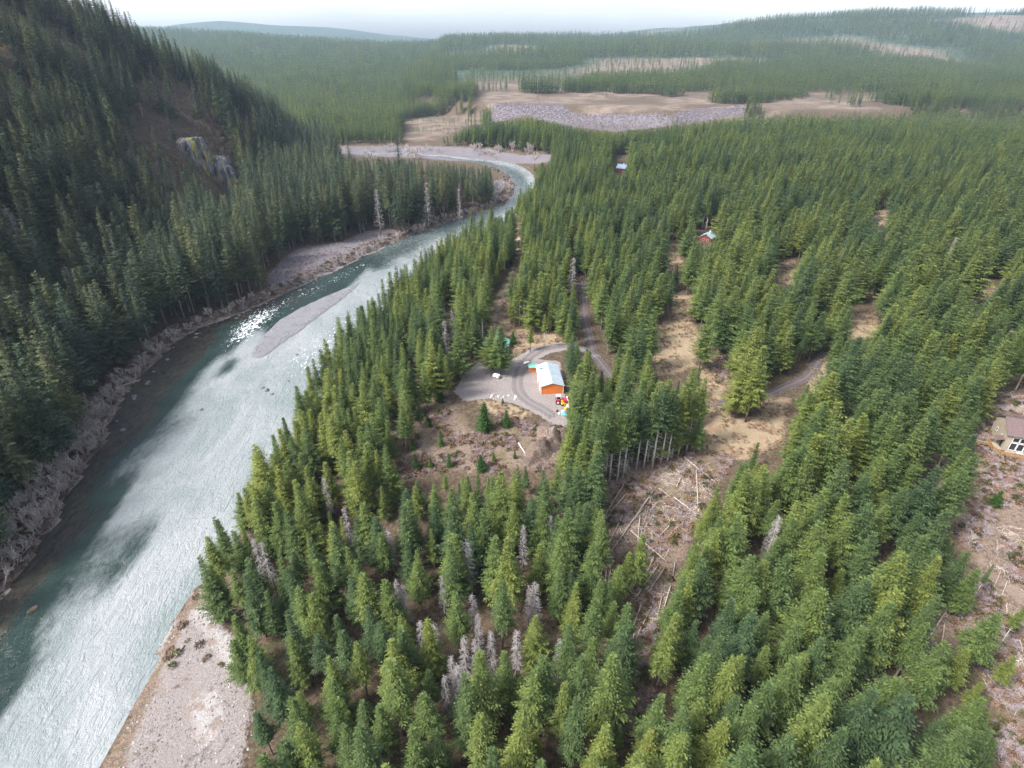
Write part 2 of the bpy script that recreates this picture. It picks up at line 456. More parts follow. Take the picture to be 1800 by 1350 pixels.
# ------------------------------------------------------------------ mesh helpers
class MB:
    def __init__(self):
        self.v, self.f, self.m = [], [], []

    def poly(self, pts, mi=0):
        b = len(self.v)
        self.v += [tuple(p) for p in pts]
        self.f.append(tuple(range(b, b + len(pts)))); self.m.append(mi)

    def box(self, c, s, rz=0.0, mi=0, top=1.0):
        cx, cy, cz = c; sx, sy, sz = s[0] / 2, s[1] / 2, s[2] / 2
        b = len(self.v); cs, sn = math.cos(rz), math.sin(rz)
        for z in (-1, 1):
            k = top if z > 0 else 1.0
            for x, y in ((-1, -1), (1, -1), (1, 1), (-1, 1)):
                X, Y = x * sx * k, y * sy * k
                self.v.append((cx + X * cs - Y * sn, cy + X * sn + Y * cs, cz + z * sz))
        for q in ((0, 3, 2, 1), (4, 5, 6, 7), (0, 1, 5, 4), (1, 2, 6, 5), (2, 3, 7, 6), (3, 0, 4, 7)):
            self.f.append(tuple(b + i for i in q)); self.m.append(mi)

    def bar(self, a, c, w, h=None, mi=0):
        a = Vector(a); c = Vector(c); h = h or w
        d = (c - a).normalized()
        s = d.cross(Vector((0, 0, 1)))
        s = s.normalized() if s.length > 1e-4 else Vector((1, 0, 0))
        u = s.cross(d).normalized()
        b = len(self.v)
        for p in (a, c):
            for i, j in ((-1, -1), (1, -1), (1, 1), (-1, 1)):
                self.v.append(tuple(p + s * i * w / 2 + u * j * h / 2))
        for q in ((0, 1, 2, 3), (7, 6, 5, 4), (0, 4, 5, 1), (1, 5, 6, 2), (2, 6, 7, 3), (3, 7, 4, 0)):
            self.f.append(tuple(b + i for i in q)); self.m.append(mi)

    def tube(self, pts, rad, n=6, mi=0, cap=True):
        pts = [Vector(p) for p in pts]; b = len(self.v)
        for i, p in enumerate(pts):
            d = (pts[min(i + 1, len(pts) - 1)] - pts[max(i - 1, 0)]).normalized()
            s = d.cross(Vector((0.13, 0.21, 0.97)))
            s = s.normalized() if s.length > 1e-3 else Vector((1, 0, 0))
            u = s.cross(d)
            for k in range(n):
                a = 2 * math.pi * k / n
                self.v.append(tuple(p + (s * math.cos(a) + u * math.sin(a)) * rad[i]))
        for i in range(len(pts) - 1):
            for k in range(n):
                k2 = (k + 1) % n
                self.f.append((b + i * n + k, b + i * n + k2, b + (i + 1) * n + k2, b + (i + 1) * n + k)); self.m.append(mi)
        if cap:
            self.f.append(tuple(b + k for k in range(n))[::-1]); self.m.append(mi)
            self.f.append(tuple(b + (len(pts) - 1) * n + k for k in range(n))); self.m.append(mi)

    def mesh(self, name, mats, smooth=False, spray=None):
        me = bpy.data.meshes.new(name)
        me.from_pydata(self.v, [], self.f)
        for mt in (mats if isinstance(mats, (list, tuple)) else [mats]):
            me.materials.append(mt)
        me.polygons.foreach_set('material_index', self.m)
        if smooth:
            me.polygons.foreach_set('use_smooth', [True] * len(self.f))
        if spray is not None:
            at = me.attributes.new('spray', 'FLOAT', 'FACE')
            at.data.foreach_set('value', spray)
        me.update()
        return me

    def build(self, name, mats, parent=None, **kw):
        return obj(name, self.mesh(name, mats, **kw), parent)


def obj(name, data, parent=None):
    o = bpy.data.objects.new(name, data)
    col.objects.link(o)
    if parent is not None:
        o.parent = parent
    return o


def tag(o, label=None, cat=None, group=None, kind=None):
    for k, v in (('label', label), ('category', cat), ('group', group), ('kind', kind)):
        if v is not None:
            o[k] = v
    return o


def thing(name, label, cat, loc=(0, 0, 0), rz=0.0, group=None):
    o = bpy.data.objects.new(name, None)
    o.empty_display_size = 0.5
    col.objects.link(o)
    o.location = loc; o.rotation_euler = (0, 0, rz)
    return tag(o, label, cat, group)


def copy_tree(o, parent=None):
    c = o.copy(); col.objects.link(c); c.parent = parent
    for ch in o.children:
        if ch.name in bpy.data.objects:
            copy_tree(ch, c)
    return c


# ------------------------------------------------------------------ ground sheet
def axis(segs):
    out = [segs[0][0]]
    for a, b, s in segs:
        n = max(1, int(round((b - a) / s)))
        out += list(np.linspace(a, b, n + 1)[1:])
    return np.array(out)


XS = axis([(-7000, -2000, 170), (-2000, -900, 45), (-900, -420, 14), (-420, -170, 5), (-170, -60, 2.2), (-60, 75, 1.25), (75, 230, 2.4),
           (230, 520, 6), (520, 1100, 16), (1100, 2200, 45), (2200, 7000, 170)])
YS = axis([(-300, 40, 8), (40, 150, 1.8), (150, 240, 1.25), (240, 460, 2.6), (460, 900, 5), (900, 1350, 7), (1350, 2200, 22), (2200, 4000, 70),
           (4000, 8500, 150)])
GX, GY = np.meshgrid(XS, YS)
gx, gy = GX.ravel(), GY.ravel()
gz = land(gx, gy)


def sheet(name, gx, gy, gz, nx, ny, keep=None):
    v = np.column_stack((gx, gy, gz)).astype(np.float32)
    i = np.arange(nx * ny).reshape(ny, nx)
    q = np.column_stack((i[:-1, :-1].ravel(), i[:-1, 1:].ravel(), i[1:, 1:].ravel(), i[1:, :-1].ravel()))
    if keep is not None:
        q = q[keep[q].any(axis=1)]
        used = np.zeros(len(v), bool); used[q.ravel()] = True
        remap = np.cumsum(used) - 1
        v = v[used]; q = remap[q]
    else:
        used = np.ones(len(v), bool)
    me = bpy.data.meshes.new(name)
    me.vertices.add(len(v)); me.vertices.foreach_set('co', v.ravel())
    me.loops.add(q.size); me.loops.foreach_set('vertex_index', q.ravel().astype(np.int32))
    me.polygons.add(len(q))
    me.polygons.foreach_set('loop_start', np.arange(0, q.size, 4, dtype=np.int32))
    me.polygons.foreach_set('use_smooth', np.ones(len(q), bool))
    me.update(calc_edges=True)
    return me, used


def set_col(me, name, arr):
    a = me.attributes.new(name, 'FLOAT_COLOR', 'POINT')
    a.data.foreach_set('color', np.ascontiguousarray(arr, np.float32).ravel())


def cover(polys, feather, x=None, y=None):
    x = gx if x is None else x; y = gy if y is None else y
    m = np.zeros(len(x))
    for p in polys:
        m = np.maximum(m, np.clip(0.5 - poly_sd(x, y, p) / (2 * feather), 0, 1))
    return m


W_YARDGRAVEL = W([(797, 690), (818, 654), (845, 636), (872, 645), (900, 632), (938, 612), (978, 604), (998, 606), (996, 616), (965, 622), (945, 632),
                  (985, 636), (990, 660), (994, 700), (1004, 728), (1004, 752), (975, 748), (945, 728), (905, 712), (860, 702), (815, 706)])
W_TAN = [W(P_TAN1), W(P_TAN2), W([(862, 592), (858, 545), (885, 500), (897, 478), (903, 430), (905, 388), (916, 388), (920, 450), (906, 495),
                                   (890, 540), (895, 570), (950, 578), (1000, 596), (994, 612), (930, 612), (905, 628), (880, 618)]),
         W([(1700, 830), (1740, 800), (1960, 840), (1960, 925), (1780, 890), (1690, 880)]),
         W([(835, 702), (880, 706), (935, 728), (915, 740), (860, 726)])] + [W(p) for p in P_SMALL]
W_BRUSH = [W(P_SLOPE), W(P_GULLY), W(P_SLASH), W(P_RIGHT), W([(940, 745), (1000, 745), (1004, 800), (960, 830), (900, 830), (860, 790), (880, 730)]),
           W([(1230, 620), (1300, 615), (1290, 690), (1240, 690)]), W([(1700, 690), (1800, 690), (1790, 760), (1730, 760)])]
W_SLIDE = [W(P_SLIDE)]
W_ROADW = W([(1700, 700), (1760, 690), (1790, 700), (1775, 740), (1742, 765), (1735, 720)])
W_FARCUT = [W(P_FAR[0]), W(P_FAR[3])]
W_FARFLAT = [W(P_FAR[1])]
W_FARBLUFF = [W(P_FAR[2])]
W_SAND = [W([(338, 1072), (352, 1066), (372, 1082), (400, 1110), (424, 1140), (440, 1182), (400, 1182), (378, 1150), (352, 1106), (330, 1086)]),
          W([(300, 1100), (318, 1092), (300, 1120), (272, 1182), (262, 1182), (285, 1128)]), W([(330, 1230), (380, 1210), (400, 1270), (350, 1330)])]
driv = poly_sd(gx, gy, RIVER)
A = np.zeros((len(gx), 4)); B = np.zeros((len(gx), 4)); B[:, 3] = 1
A[:, 0] = cover(W_TAN, 5)
A[:, 1] = np.maximum(cover([W_YARDGRAVEL, W_ROADW], 1.6), np.clip(0.55 - driv / 14, 0, 1) * (gy > 20))
bank_brush = np.clip(0.9 - np.abs(driv - 6) / 12, 0, 1) * np.where(gx < -20 + 0 * gy, 1, .6)
beach_edge = np.clip(0.85 - np.abs(driv - 2.5) / 3.5, 0, 1) * (gx > -110) * (gy < 125)
A[:, 2] = np.maximum(cover([p for p in W_BRUSH], 7) * 1.0, bank_brush * (gy < 900))
A[:, 3] = cover(W_SAND, 3)
A[:, 2] = np.maximum(A[:, 2], beach_edge)
A[:, 2] = np.maximum(A[:, 2], cover([W([(225, 196), (262, 172), (330, 172), (372, 200), (376, 262), (330, 290), (276, 285), (236, 250)])], 25) * .62)
bw_ = W(P_BEACH)
A[:, 1] = np.maximum(A[:, 1] * (1 - beach_edge), cover([bw_], 2) * 0.62 * (1 - beach_edge))
A[:, 2] = np.maximum(A[:, 2], cover([bw_], 3) * .62 * (vnoise(gx, gy, 9, 33) > .5))
slope_purple = cover(W_FARBLUFF, 12)
B[:, 0] = np.maximum.reduce([cover(W_SLIDE, 2), cover(W_FARFLAT, 8)])
B[:, 0] = np.maximum(B[:, 0], slope_purple * .9)
B[:, 1] = np.maximum(cover(W_FARCUT[:1], 45), np.clip(vnoise(gx, gy, 420, 31) * 2.2 - 1.25, 0, 1) * (gy > 1300) * (gx > -300) * 0.9)
plat = sstep(0, -40, poly_sd(gx, gy, BLUFF)) * sstep(1750, 1400, gy) * sstep(-120, -40, gx) * sstep(1000, 500, gx)
B[:, 1] = np.maximum(B[:, 1], plat * np.clip(.25 + .7 * vnoise(gx, gy, 90, 35), 0, 1))
B[:, 2] = sstep(1350, 2300, gy) * (1 - plat)
me, _ = sheet('ground', gx, gy, gz, len(XS), len(YS))
set_col(me, 'cover_a', A); set_col(me, 'cover_b', B)
me.materials.append(M['terrain'])
tag(obj('ground', me), kind='structure')

# ------------------------------------------------------------------ river
wx, wy = np.meshgrid(axis([(-520, -330, 10), (-330, 60, 2.2)]), axis([(-300, 40, 10), (40, 420, 2.2), (420, 1000, 4.5)]))
nxw, nyw = wx.shape[1], wx.shape[0]
wx, wy = wx.ravel(), wy.ravel()
dw = poly_sd(wx, wy, RIVER)
dlw = poly_sd(wx, wy, LEFT_BANK, False); drw = poly_sd(wx, wy, RIGHT_BANK, False)
sh = dlw / (dlw + drw + 1e-6)                                          # 0 at left bank, 1 at right; painted hill and sky reflection follows, besides depth
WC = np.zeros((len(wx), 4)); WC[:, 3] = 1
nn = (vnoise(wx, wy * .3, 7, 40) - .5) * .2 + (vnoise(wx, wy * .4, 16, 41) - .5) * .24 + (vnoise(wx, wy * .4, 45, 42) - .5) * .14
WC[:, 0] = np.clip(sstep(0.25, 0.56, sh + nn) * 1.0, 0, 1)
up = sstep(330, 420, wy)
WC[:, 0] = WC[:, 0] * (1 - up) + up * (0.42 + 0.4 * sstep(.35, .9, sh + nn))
WC[:, 2] = sstep(0.30, 0.12, sh + nn * .6) * sstep(400, 240, wy) * sstep(30, 60, wy)
W_RAPID = [W([(395, 585), (450, 548), (560, 500), (640, 462), (655, 470), (600, 500), (520, 540), (450, 600), (395, 620)]),
           W([(480, 650), (560, 590), (650, 510), (705, 470), (700, 520), (620, 600), (540, 690), (470, 700)]),
           W([(700, 410), (790, 380), (800, 390), (700, 430)]), W([(870, 288), (915, 295), (915, 312), (880, 300)])]
WC[:, 1] = np.maximum(cover(W_RAPID[:1], 9, wx, wy), .5 * cover(W_RAPID[1:], 9, wx, wy)) + 0.06 + .34 * np.clip(vnoise(wx, wy * .5, 20, 47) * 2.4 - 1.3, 0, 1) * sstep(150, 260, wy)
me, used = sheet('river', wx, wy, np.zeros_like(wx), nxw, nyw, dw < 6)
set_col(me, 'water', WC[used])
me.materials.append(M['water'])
tag(obj('river', me), kind='structure')


def slab(name, px, mat, z0, z1, step, edge_noise=0.6, kind='structure', world_pts=None, drape=None, dome=0.0):
    """a patch of ground lying a little above what it covers, with worn edges and a low rim"""
    poly = world_pts or W(px)
    xs = np.array([p[0] for p in poly]); ys = np.array([p[1] for p in poly])
    ax = np.arange(xs.min() - step, xs.max() + 2 * step, step); ay = np.arange(ys.min() - step, ys.max() + 2 * step, step)
    X, Y = np.meshgrid(ax, ay); n, k = X.shape[1], X.shape[0]
    X, Y = X.ravel(), Y.ravel()
    d = poly_sd(X, Y, poly) + (vnoise(X, Y, 4, 3) - .5) * 2 * edge_noise + (vnoise(X, Y, 1.5, 4) - .5) * edge_noise
    base = np.zeros_like(X) if drape is None else land(X, Y)
    Z = base + z0 + (z1 - z0) * sstep(0.4, -0.9, d) + dome * sstep(0, -6, d) + (vnoise(X, Y, 1.7, 8) - .5) * 0.12 * (dome > 0)
    me, u = sheet(name, X, Y, Z, n, k, d < 0.8)
    me.materials.append(mat)
    return tag(obj(name, me), kind=kind)


def gravel_mat(name, a, b, c, sc=1.6):
    m, nt, out = new_mat(name)
    n1 = noise(nt, sc * 2.2, 5, 0.75); n2 = noise(nt, sc * .12, 5, 0.6)
    cc = mixc(nt, rampf(nt, n1, 0.32, 0.7), a, b)
    cc = mixc(nt, mth(nt, 'MULTIPLY', rampf(nt, n2, 0.45, 0.68), 0.7), cc, c)
    princ(nt, out, cc, 0.92, 0.15, bump(nt, n1, 0.3, 1.0))
    return m


M['bar'] = gravel_mat('bar_gravel', (0.11, 0.11, 0.12), (0.25, 0.25, 0.265), (0.13, 0.125, 0.13))
slab('gravel_bar', [(440, 636), (456, 606), (490, 570), (540, 542), (588, 521), (640, 499), (618, 522), (580, 550), (540, 582), (500, 612), (474, 630),
                    (456, 640)], M['bar'], -0.5, 0.35, .9, .55, dome=0.25)

# ------------------------------------------------------------------ conifers
def fir_parts(seed, h, r, base, gap=0.45, nb=6, spr=0.5, dens=1.0, irregular=0.15, droop=0.0, width=0.17, dead=12, taper=0.92):
    """needle sprays on whorls of branches round a tapered stem; returns crown, spray tint, stem"""
    rg = random.Random(seed)
    cr, sp, st = MB(), [], MB()
    z = h * base
    ph = rg.random() * 6
    side = [rg.uniform(-irregular, irregular) for _ in range(8)]
    tube_r = 0.0105 * h
    st.tube([(0, 0, -0.6), (0, 0, h * .3), (0.05, 0, h * .7), (0, 0, h * .95)], [tube_r * 1.15, tube_r * .85, tube_r * .32, 0.02], 7)
    for _ in range(dead):                                             # dead limbs under the crown
        zz = rg.uniform(0.1, max(0.2, base + .1)) * h
        a = rg.random() * 6.283; L = rg.uniform(0.8, 2.2)
        st.tube([(0, 0, zz), (math.cos(a) * L, math.sin(a) * L, zz + rg.uniform(-.5, .2))], [0.06, 0.03], 3, cap=False)
    while z < h * 0.985:
        f = (z / h - base) / (1 - base)
        prof = (1 - f) ** taper * (0.72 + 0.28 * min(1, f / 0.12))
        n = max(3, int(nb * (1 - 0.35 * f) + rg.random()))
        a0 = rg.random() * 6.283
        for k in range(n):
            a = a0 + 6.283 * k / n + rg.uniform(-.35, .35)
            L = r * prof * rg.uniform(0.62, 1.22) * (1 + side[int((a % 6.283) / 0.7854) % 8]) + 0.25
            el = 0.62 * f - 0.20 - droop + rg.uniform(-.12, .12)
            curl = 0.16 + 0.15 * droop
            ca, sa = math.cos(a), math.sin(a)
            zb = z + rg.uniform(-gap, gap) * .6
            br_t = rg.random()
            m = max(2, int(L / spr * dens))
            for j in range(m + 1):
                s = 0.06 + 0.94 * j / m
                px, py, pz = ca * L * s, sa * L * s, zb + L * (el * s + curl * s * s)
                for sd_ in ((-1, 1) if j < m else (0,)):
                    da = a + sd_ * rg.uniform(0.55, 1.05) + (rg.uniform(-.2, .2) if sd_ == 0 else 0)
                    ln = (0.62 * (1 - s) * L * 0.55 + 0.5) * rg.uniform(0.75, 1.25)
                    ln = min(ln, 1.35)
                    dz = ln * (el * .6 + rg.uniform(-.34, .18))
                    cx, cy = math.cos(da) * ln, math.sin(da) * ln
                    w = width * ln ** .5 * rg.uniform(.8, 1.25)
                    tilt = rg.uniform(-.55, .55)
                    nx_, ny_ = -math.sin(da) * w, math.cos(da) * w
                    wz = tilt * w
                    cr.poly([(px, py, pz), (px + cx * .45 + nx_, py + cy * .45 + ny_, pz + dz * .45 + wz + .04), (px + cx, py + cy, pz + dz),
                             (px + cx * .45 - nx_, py + cy * .45 - ny_, pz + dz * .45 - wz + .04)])
                    sp.append(min(1, max(0, 0.55 * br_t + 0.45 * rg.random())))
        z += gap * rg.uniform(.7, 1.3)
    for k in range(7):                                                # leader
        a = k * 2.4
        cr.poly([(0, 0, h * .955 + .06 * k), (math.cos(a) * .12, math.sin(a) * .12, h * .965 + .07 * k), (math.cos(a) * .25, math.sin(a) * .25, h * .985 + .08 * k)])
        sp.append(rg.random())
    return cr, sp, st


LIB = bpy.data.collections.new('tree_models')                          # only referenced, never linked


class Kind:
    """meshes of one kind: crown and stem apart for single trees, joined for the wood behind"""
    def __init__(self, name, n, needles, bark, **kw):
        self.crown, self.stem, self.col = [], [], bpy.data.collections.new(name + '_models')
        for i in range(n):
            k = {a: (b[i % len(b)] if isinstance(b, list) else b) for a, b in kw.items()}
            c, s, t = fir_parts(hash_name(name) + i * 17, **k)
            self.crown.append(c.mesh('crown', needles, spray=s))
            self.stem.append(t.mesh('trunk', bark, smooth=True))
            j = MB(); j.v = list(c.v); j.f = list(c.f); j.m = list(c.m)
            b = len(j.v); j.v += t.v; j.f += [tuple(q + b for q in f) for f in t.f]; j.m += [1] * len(t.f)
            self.col.objects.link(bpy.data.objects.new('%s_%02d' % (name, i), j.mesh(name, [needles, bark], spray=list(s) + [0.5] * len(t.f))))
        self.n = n


def hash_name(s):
    return sum((i + 1) * ord(c) for i, c in enumerate(s))


FIR = Kind('fir', 12, M['fir'], M['bark'], h=24.0, r=[4.0, 4.6, 3.5, 5.0, 4.2, 3.7, 4.7, 3.2, 4.4, 5.3, 3.8, 4.1], base=[.22, .3, .4, .16, .26, .35, .2, .3, .24, .12, .42, .28],
           gap=[.5, .58, .46, .62, .54], nb=[7, 6, 7, 8], irregular=[.2, .35, .15, .45, .28], width=.18, taper=[1.0, .88, 1.12, .95, 1.22, .84, 1.05])
OLD = Kind('old_fir', 7, M['oldfir'], M['bark'], h=40.0, r=[6.6, 5.6, 7.2, 5.0, 6.2, 7.4, 5.8], base=[.2, .28, .16, .36, .22, .18, .3], gap=0.72, nb=6,
           spr=.85, irregular=.34, droop=.14, width=.27)
FARK = Kind('far_fir', 5, M['fir'], M['bark'], h=26.0, r=[3.9, 4.4, 3.6, 4.1, 4.6], base=[.15, .2, .25, .18, .12], gap=1.3, nb=5, spr=1.5, width=.5, dead=0)
EDGE = Kind('edge_fir', 5, M['fir'], M['palebark'], h=26.0, r=[3.0, 3.3, 2.8, 3.4, 3.1], base=[.48, .52, .45, .55, .5], gap=0.42, nb=6, dead=46)
YOUNG = Kind('young_fir', 3, M['youngfir'], M['bark'], h=11.0, r=[3.4, 3.0, 3.7], base=.04, gap=.36, nb=7, dead=0)


def scatter(name, pts, rz, sc, idx, coll, label, cat):
    """one object for a wood too large to build tree by tree"""
    me = bpy.data.meshes.new(name)
    n = len(pts)
    me.vertices.add(n); me.vertices.foreach_set('co', np.ascontiguousarray(pts, np.float32).ravel())
    for nm, ty, arr in (('rot', 'FLOAT', rz), ('idx', 'INT', idx)):
        a = me.attributes.new(nm, ty, 'POINT'); a.data.foreach_set('value', np.asarray(arr, np.float32 if ty == 'FLOAT' else np.int32))
    a = me.attributes.new('size', 'FLOAT_VECTOR', 'POINT'); a.data.foreach_set('vector', np.ascontiguousarray(sc, np.float32).ravel())
    o = obj(name, me)
    ng = bpy.data.node_groups.new(name + '_nodes', 'GeometryNodeTree')
    ng.interface.new_socket('Geometry', in_out='INPUT', socket_type='NodeSocketGeometry')
    ng.interface.new_socket('Geometry', in_out='OUTPUT', socket_type='NodeSocketGeometry')
    gi, go = ng.nodes.new('NodeGroupInput'), ng.nodes.new('NodeGroupOutput')
    ci = ng.nodes.new('GeometryNodeCollectionInfo')
    ci.inputs['Collection'].default_value = coll
    ci.inputs['Separate Children'].default_value = True; ci.inputs['Reset Children'].default_value = True
    ip = ng.nodes.new('GeometryNodeInstanceOnPoints'); ip.inputs['Pick Instance'].default_value = True

    def na(nm, ty):
        k = ng.nodes.new('GeometryNodeInputNamedAttribute'); k.data_type = ty; k.inputs['Name'].default_value = nm
        return k.outputs['Attribute']
    cx = ng.nodes.new('ShaderNodeCombineXYZ')
    L = ng.links.new
    L(na('rot', 'FLOAT'), cx.inputs['Z'])
    L(gi.outputs[0], ip.inputs['Points']); L(ci.outputs[0], ip.inputs['Instance'])
    L(cx.outputs[0], ip.inputs['Rotation']); L(na('size', 'FLOAT_VECTOR'), ip.inputs['Scale']); L(na('idx', 'INT'), ip.inputs['Instance Index'])
    L(ip.outputs[0], go.inputs[0])
    md = o.modifiers.new('wood', 'NODES'); md.node_group = ng
    return tag(o, label, cat, kind='stuff')


def jgrid(x0, x1, y0, y1, s, jit=0.42):
    nx, ny = int((x1 - x0) / s) + 1, int((y1 - y0) / (s * .866)) + 1
    X, Y = np.meshgrid(np.arange(nx) * s + x0, np.arange(ny) * s * .866 + y0)
    X = X + (np.arange(ny) % 2)[:, None] * s / 2
    X = X + rng.uniform(-jit, jit, X.shape) * s; Y = Y + rng.uniform(-jit, jit, Y.shape) * s
    return X.ravel(), Y.ravel()


def pip(u, v, poly):
    ins = np.zeros(u.shape, bool)
    for i in range(len(poly)):
        ax, ay = poly[i]; bx, by = poly[(i + 1) % len(poly)]
        if ay != by:
            ins ^= ((ay > v) != (by > v)) & (u < (bx - ax) * (v - ay) / (by - ay) + ax)
    return ins


def place(x, y, h, z=None, samples=(0.0, .25, .5, .75, .97), opens=OPEN):
    """keep the trees that leave the open ground open and that could be seen"""
    z = land(x, y) if z is None else z
    ok = np.ones(len(x), bool)
    vis = np.zeros(len(x), bool)
    for f in samples:
        u, v, d = to_px(x, y, z + h * f)
        vis |= (u > -190) & (u < 1990) & (v > -260) & (v < 1500) & (d > 20)
        for p in opens:
            ok &= ~pip(u, v, p)
    return ok & vis, z


def place_try(x, y, h, tries, **kw):
    ok, z = place(x, y, h, **kw); h = h.copy()
    for f in tries:
        bad = np.where(~ok)[0]
        if len(bad) == 0:
            break
        o2, _ = place(x[bad], y[bad], h[bad] * f, z[bad], **kw)
        sel_ = bad[o2]; h[sel_] *= f; ok[sel_] = True
    return ok, z, h


# -- the plantation on the right bank
x, y = jgrid(-100, 1050, 30, 905, 6.1)
dr_ = poly_sd(x, y, RIVER); isl = poly_sd(x, y, LEFT_BANK, False) < poly_sd(x, y, RIGHT_BANK, False)
k = (dr_ > 3.5) & ~isl & (y < 880 - 0.05 * x)
road_line = [tuple(hit(*p)[:2]) for p in ((1022, 492), (1028, 560), (1042, 620), (1078, 668), (1130, 700), (1190, 712), (1250, 712), (1330, 704), (1420, 664), (1452, 618))]
k &= poly_sd(x, y, road_line, False) > 3.6
x, y = x[k], y[k]
hs = 19.5 + 5.5 * vnoise(x, y, 45, 51) + rng.normal(0, 2.7, len(x)) + 3 * sstep(420, 700, y)
hs *= np.where(rng.random(len(x)) < .06, .62, 1)
ok, z, hs = place_try(x, y, hs, (.72, .5))
gone = rng.random(len(x)) < 0.04 + 0.22 * (vnoise(x, y, 22, 53) > .70) * (y > 230)
ok &= ~gone
wide = sstep(25, 75, x) * (.55 + .45 * sstep(180, 270, y) * sstep(80, 150, x)) * (1 - .65 * sstep(480, 760, y))
ok &= rng.random(len(x)) > .52 * wide
hs = hs * (1 + .16 * wide)
x, y, z, hs, wide = x[ok], y[ok], z[ok], hs[ok], wide[ok]
R_PTS = np.column_stack((x, y, z)); R_H = hs; R_W = 1 + .30 * wide

# -- the old wood on the left bank and hill
x, y = jgrid(-620, 10, 30, 1010, 8.3)
dr_ = poly_sd(x, y, RIVER); isl = poly_sd(x, y, LEFT_BANK, False) < poly_sd(x, y, RIGHT_BANK, False)
dh_ = -poly_sd(x, y, HILL)
k = (dr_ > 7) & isl
x, y, dh_ = x[k], y[k], dh_[k]
hs = 36 + 8 * vnoise(x, y, 40, 61) + rng.normal(0, 4.5, len(x)) - 9 * sstep(40, 170, dh_)
hs = np.clip(hs, 14, 52)
ok, z, hs = place_try(x, y, hs, (.75, .55, .4))
P_OCHRE = [(225, 196), (262, 150), (330, 140), (372, 200), (376, 262), (330, 290), (276, 285), (236, 250)]
ochre = np.zeros(len(x), bool)
for f in (0, .5, .9):
    hu, hv, _d = to_px(x, y, z + hs * f); ochre |= pip(hu, hv, P_OCHRE)
bare = vnoise(x, y, 34, 63) > (0.74 - 0.20 * sstep(60, 160, dh_) * (y > 380))
ok &= ~(bare & (dh_ > 30) & (rng.random(len(x)) < .75)) & (rng.random(len(x)) > .05) & ~(ochre & (rng.random(len(x)) < .84))
x, y, z, hs = x[ok], y[ok], z[ok], hs[ok]
L_PTS = np.column_stack((x, y, z)); L_H = hs

# -- beyond the valley
fx, fy, fs = [], [], []
for (y0, y1, s, sc_) in ((880, 1500, 7.6, 1.0), (1500, 2500, 10.5, 1.1), (2500, 4300, 19, 1.6)):
    a, b = jgrid(-1.08 * y1 - 150, 1.08 * y1 + 150, y0, y1, s)
    k = (np.abs(a) < 1.06 * b + 120)
    fx.append(a[k]); fy.append(b[k]); fs.append(np.full(k.sum(), sc_))
x, y, fs = np.concatenate(fx), np.concatenate(fy), np.concatenate(fs)
dr_ = poly_sd(x, y, RIVER)
cutm = (np.clip(vnoise(x, y, 420, 31) * 2.2 - 1.25, 0, 1) > .35) & (y > 1300) & (x > -300)
k = (dr_ > 8) & ~((poly_sd(x, y, HILL) < 0) & (y < 1010)) & ~(cutm & (rng.random(len(x)) < .93))
x, y, fs = x[k], y[k], fs[k]
hs = (20 + 12 * vnoise(x, y, 150, 71) + rng.normal(0, 3.5, len(x))) * fs
ok, z, hs = place_try(x, y, hs, (.7, .45), samples=(0.0, .5, .95))
seed_ = ~ok & (rng.random(len(x)) < .22) & (dr_[k] > 20) & (y > 1000)
hs = np.where(seed_, rng.uniform(4, 11, len(x)), hs); ok |= seed_
db_ = poly_sd(x, y, BLUFF)
onpl = (db_ < 0) & (y < 1500) & (x > -80) & (x < 720)
ok &= ~(onpl & (vnoise(x, y, 70, 75) < .66)) & ~((vnoise(x, y, 55, 77) > .74) & (rng.random(len(x)) < .8))
x, y, z, hs = x[ok], y[ok], z[ok], hs[ok]
F_PTS = np.column_stack((x, y, z)); F_H = hs


def nearest(P, H, n):
    u0, v0, d0 = to_px(P[:, 0], P[:, 1], P[:, 2]); u1, v1, d1 = to_px(P[:, 0], P[:, 1], P[:, 2] + H)
    inn = (u1 > 4) & (u1 < 1796) & (v1 > 175) & (v1 < 1176) & (u0 > -60) & (u0 < 1860)
    size = np.hypot(u1 - u0, v1 - v0)
    order = np.argsort(np.where(inn, -size, 1e6 - size))
    return order[:n]


def single_tree(kind, i, loc, sc, rz, label, group, name='fir_tree', cat='tree'):
    t = thing(name, label, cat, loc, rz, group)
    t.scale = sc
    obj('crown', kind.crown[i], t); obj('trunk', kind.stem[i], t)
    return t


PLACES = [(W(P_BEACH), 9, 'beside the pale gravel beach'), (W(P_SLASH), 7, None), (W(P_RIGHT), 9, 'at the edge of the felled brown hillside'),
          (W(P_TAN2), 9, 'beside the tan grass clearing'), (W(P_SLOPE), 9, 'below the brown slope under the yard')]


def near_name(p, h):
    """label and group by the stand the tree grows in and by its size"""
    X, Y = np.array([p[0]]), np.array([p[1]])
    u, v, _ = to_px(p[0], p[1], p[2])
    size = 'tall' if h > 25.5 else ('short' if h < 17.5 else 'middle-sized')
    place_ = None
    for poly, lim, text in PLACES:
        if float(poly_sd(X, Y, poly)[0]) < lim:
            place_ = text or ('lining the left side of the log clearing' if p[0] < 40 else 'lining the right side of the log clearing')
            break
    if place_ is None:
        if float(poly_sd(X, Y, RIVER)[0]) < 16:
            place_ = 'at the water edge of the stand along the river'
        elif p[0] > 40:
            place_ = 'inside the dense stand between log clearing and tan house'
        else:
            place_ = 'inside the dense stand between river and log clearing'
    return '%s green fir %s' % (size, place_), '%s firs %s' % (size, place_)


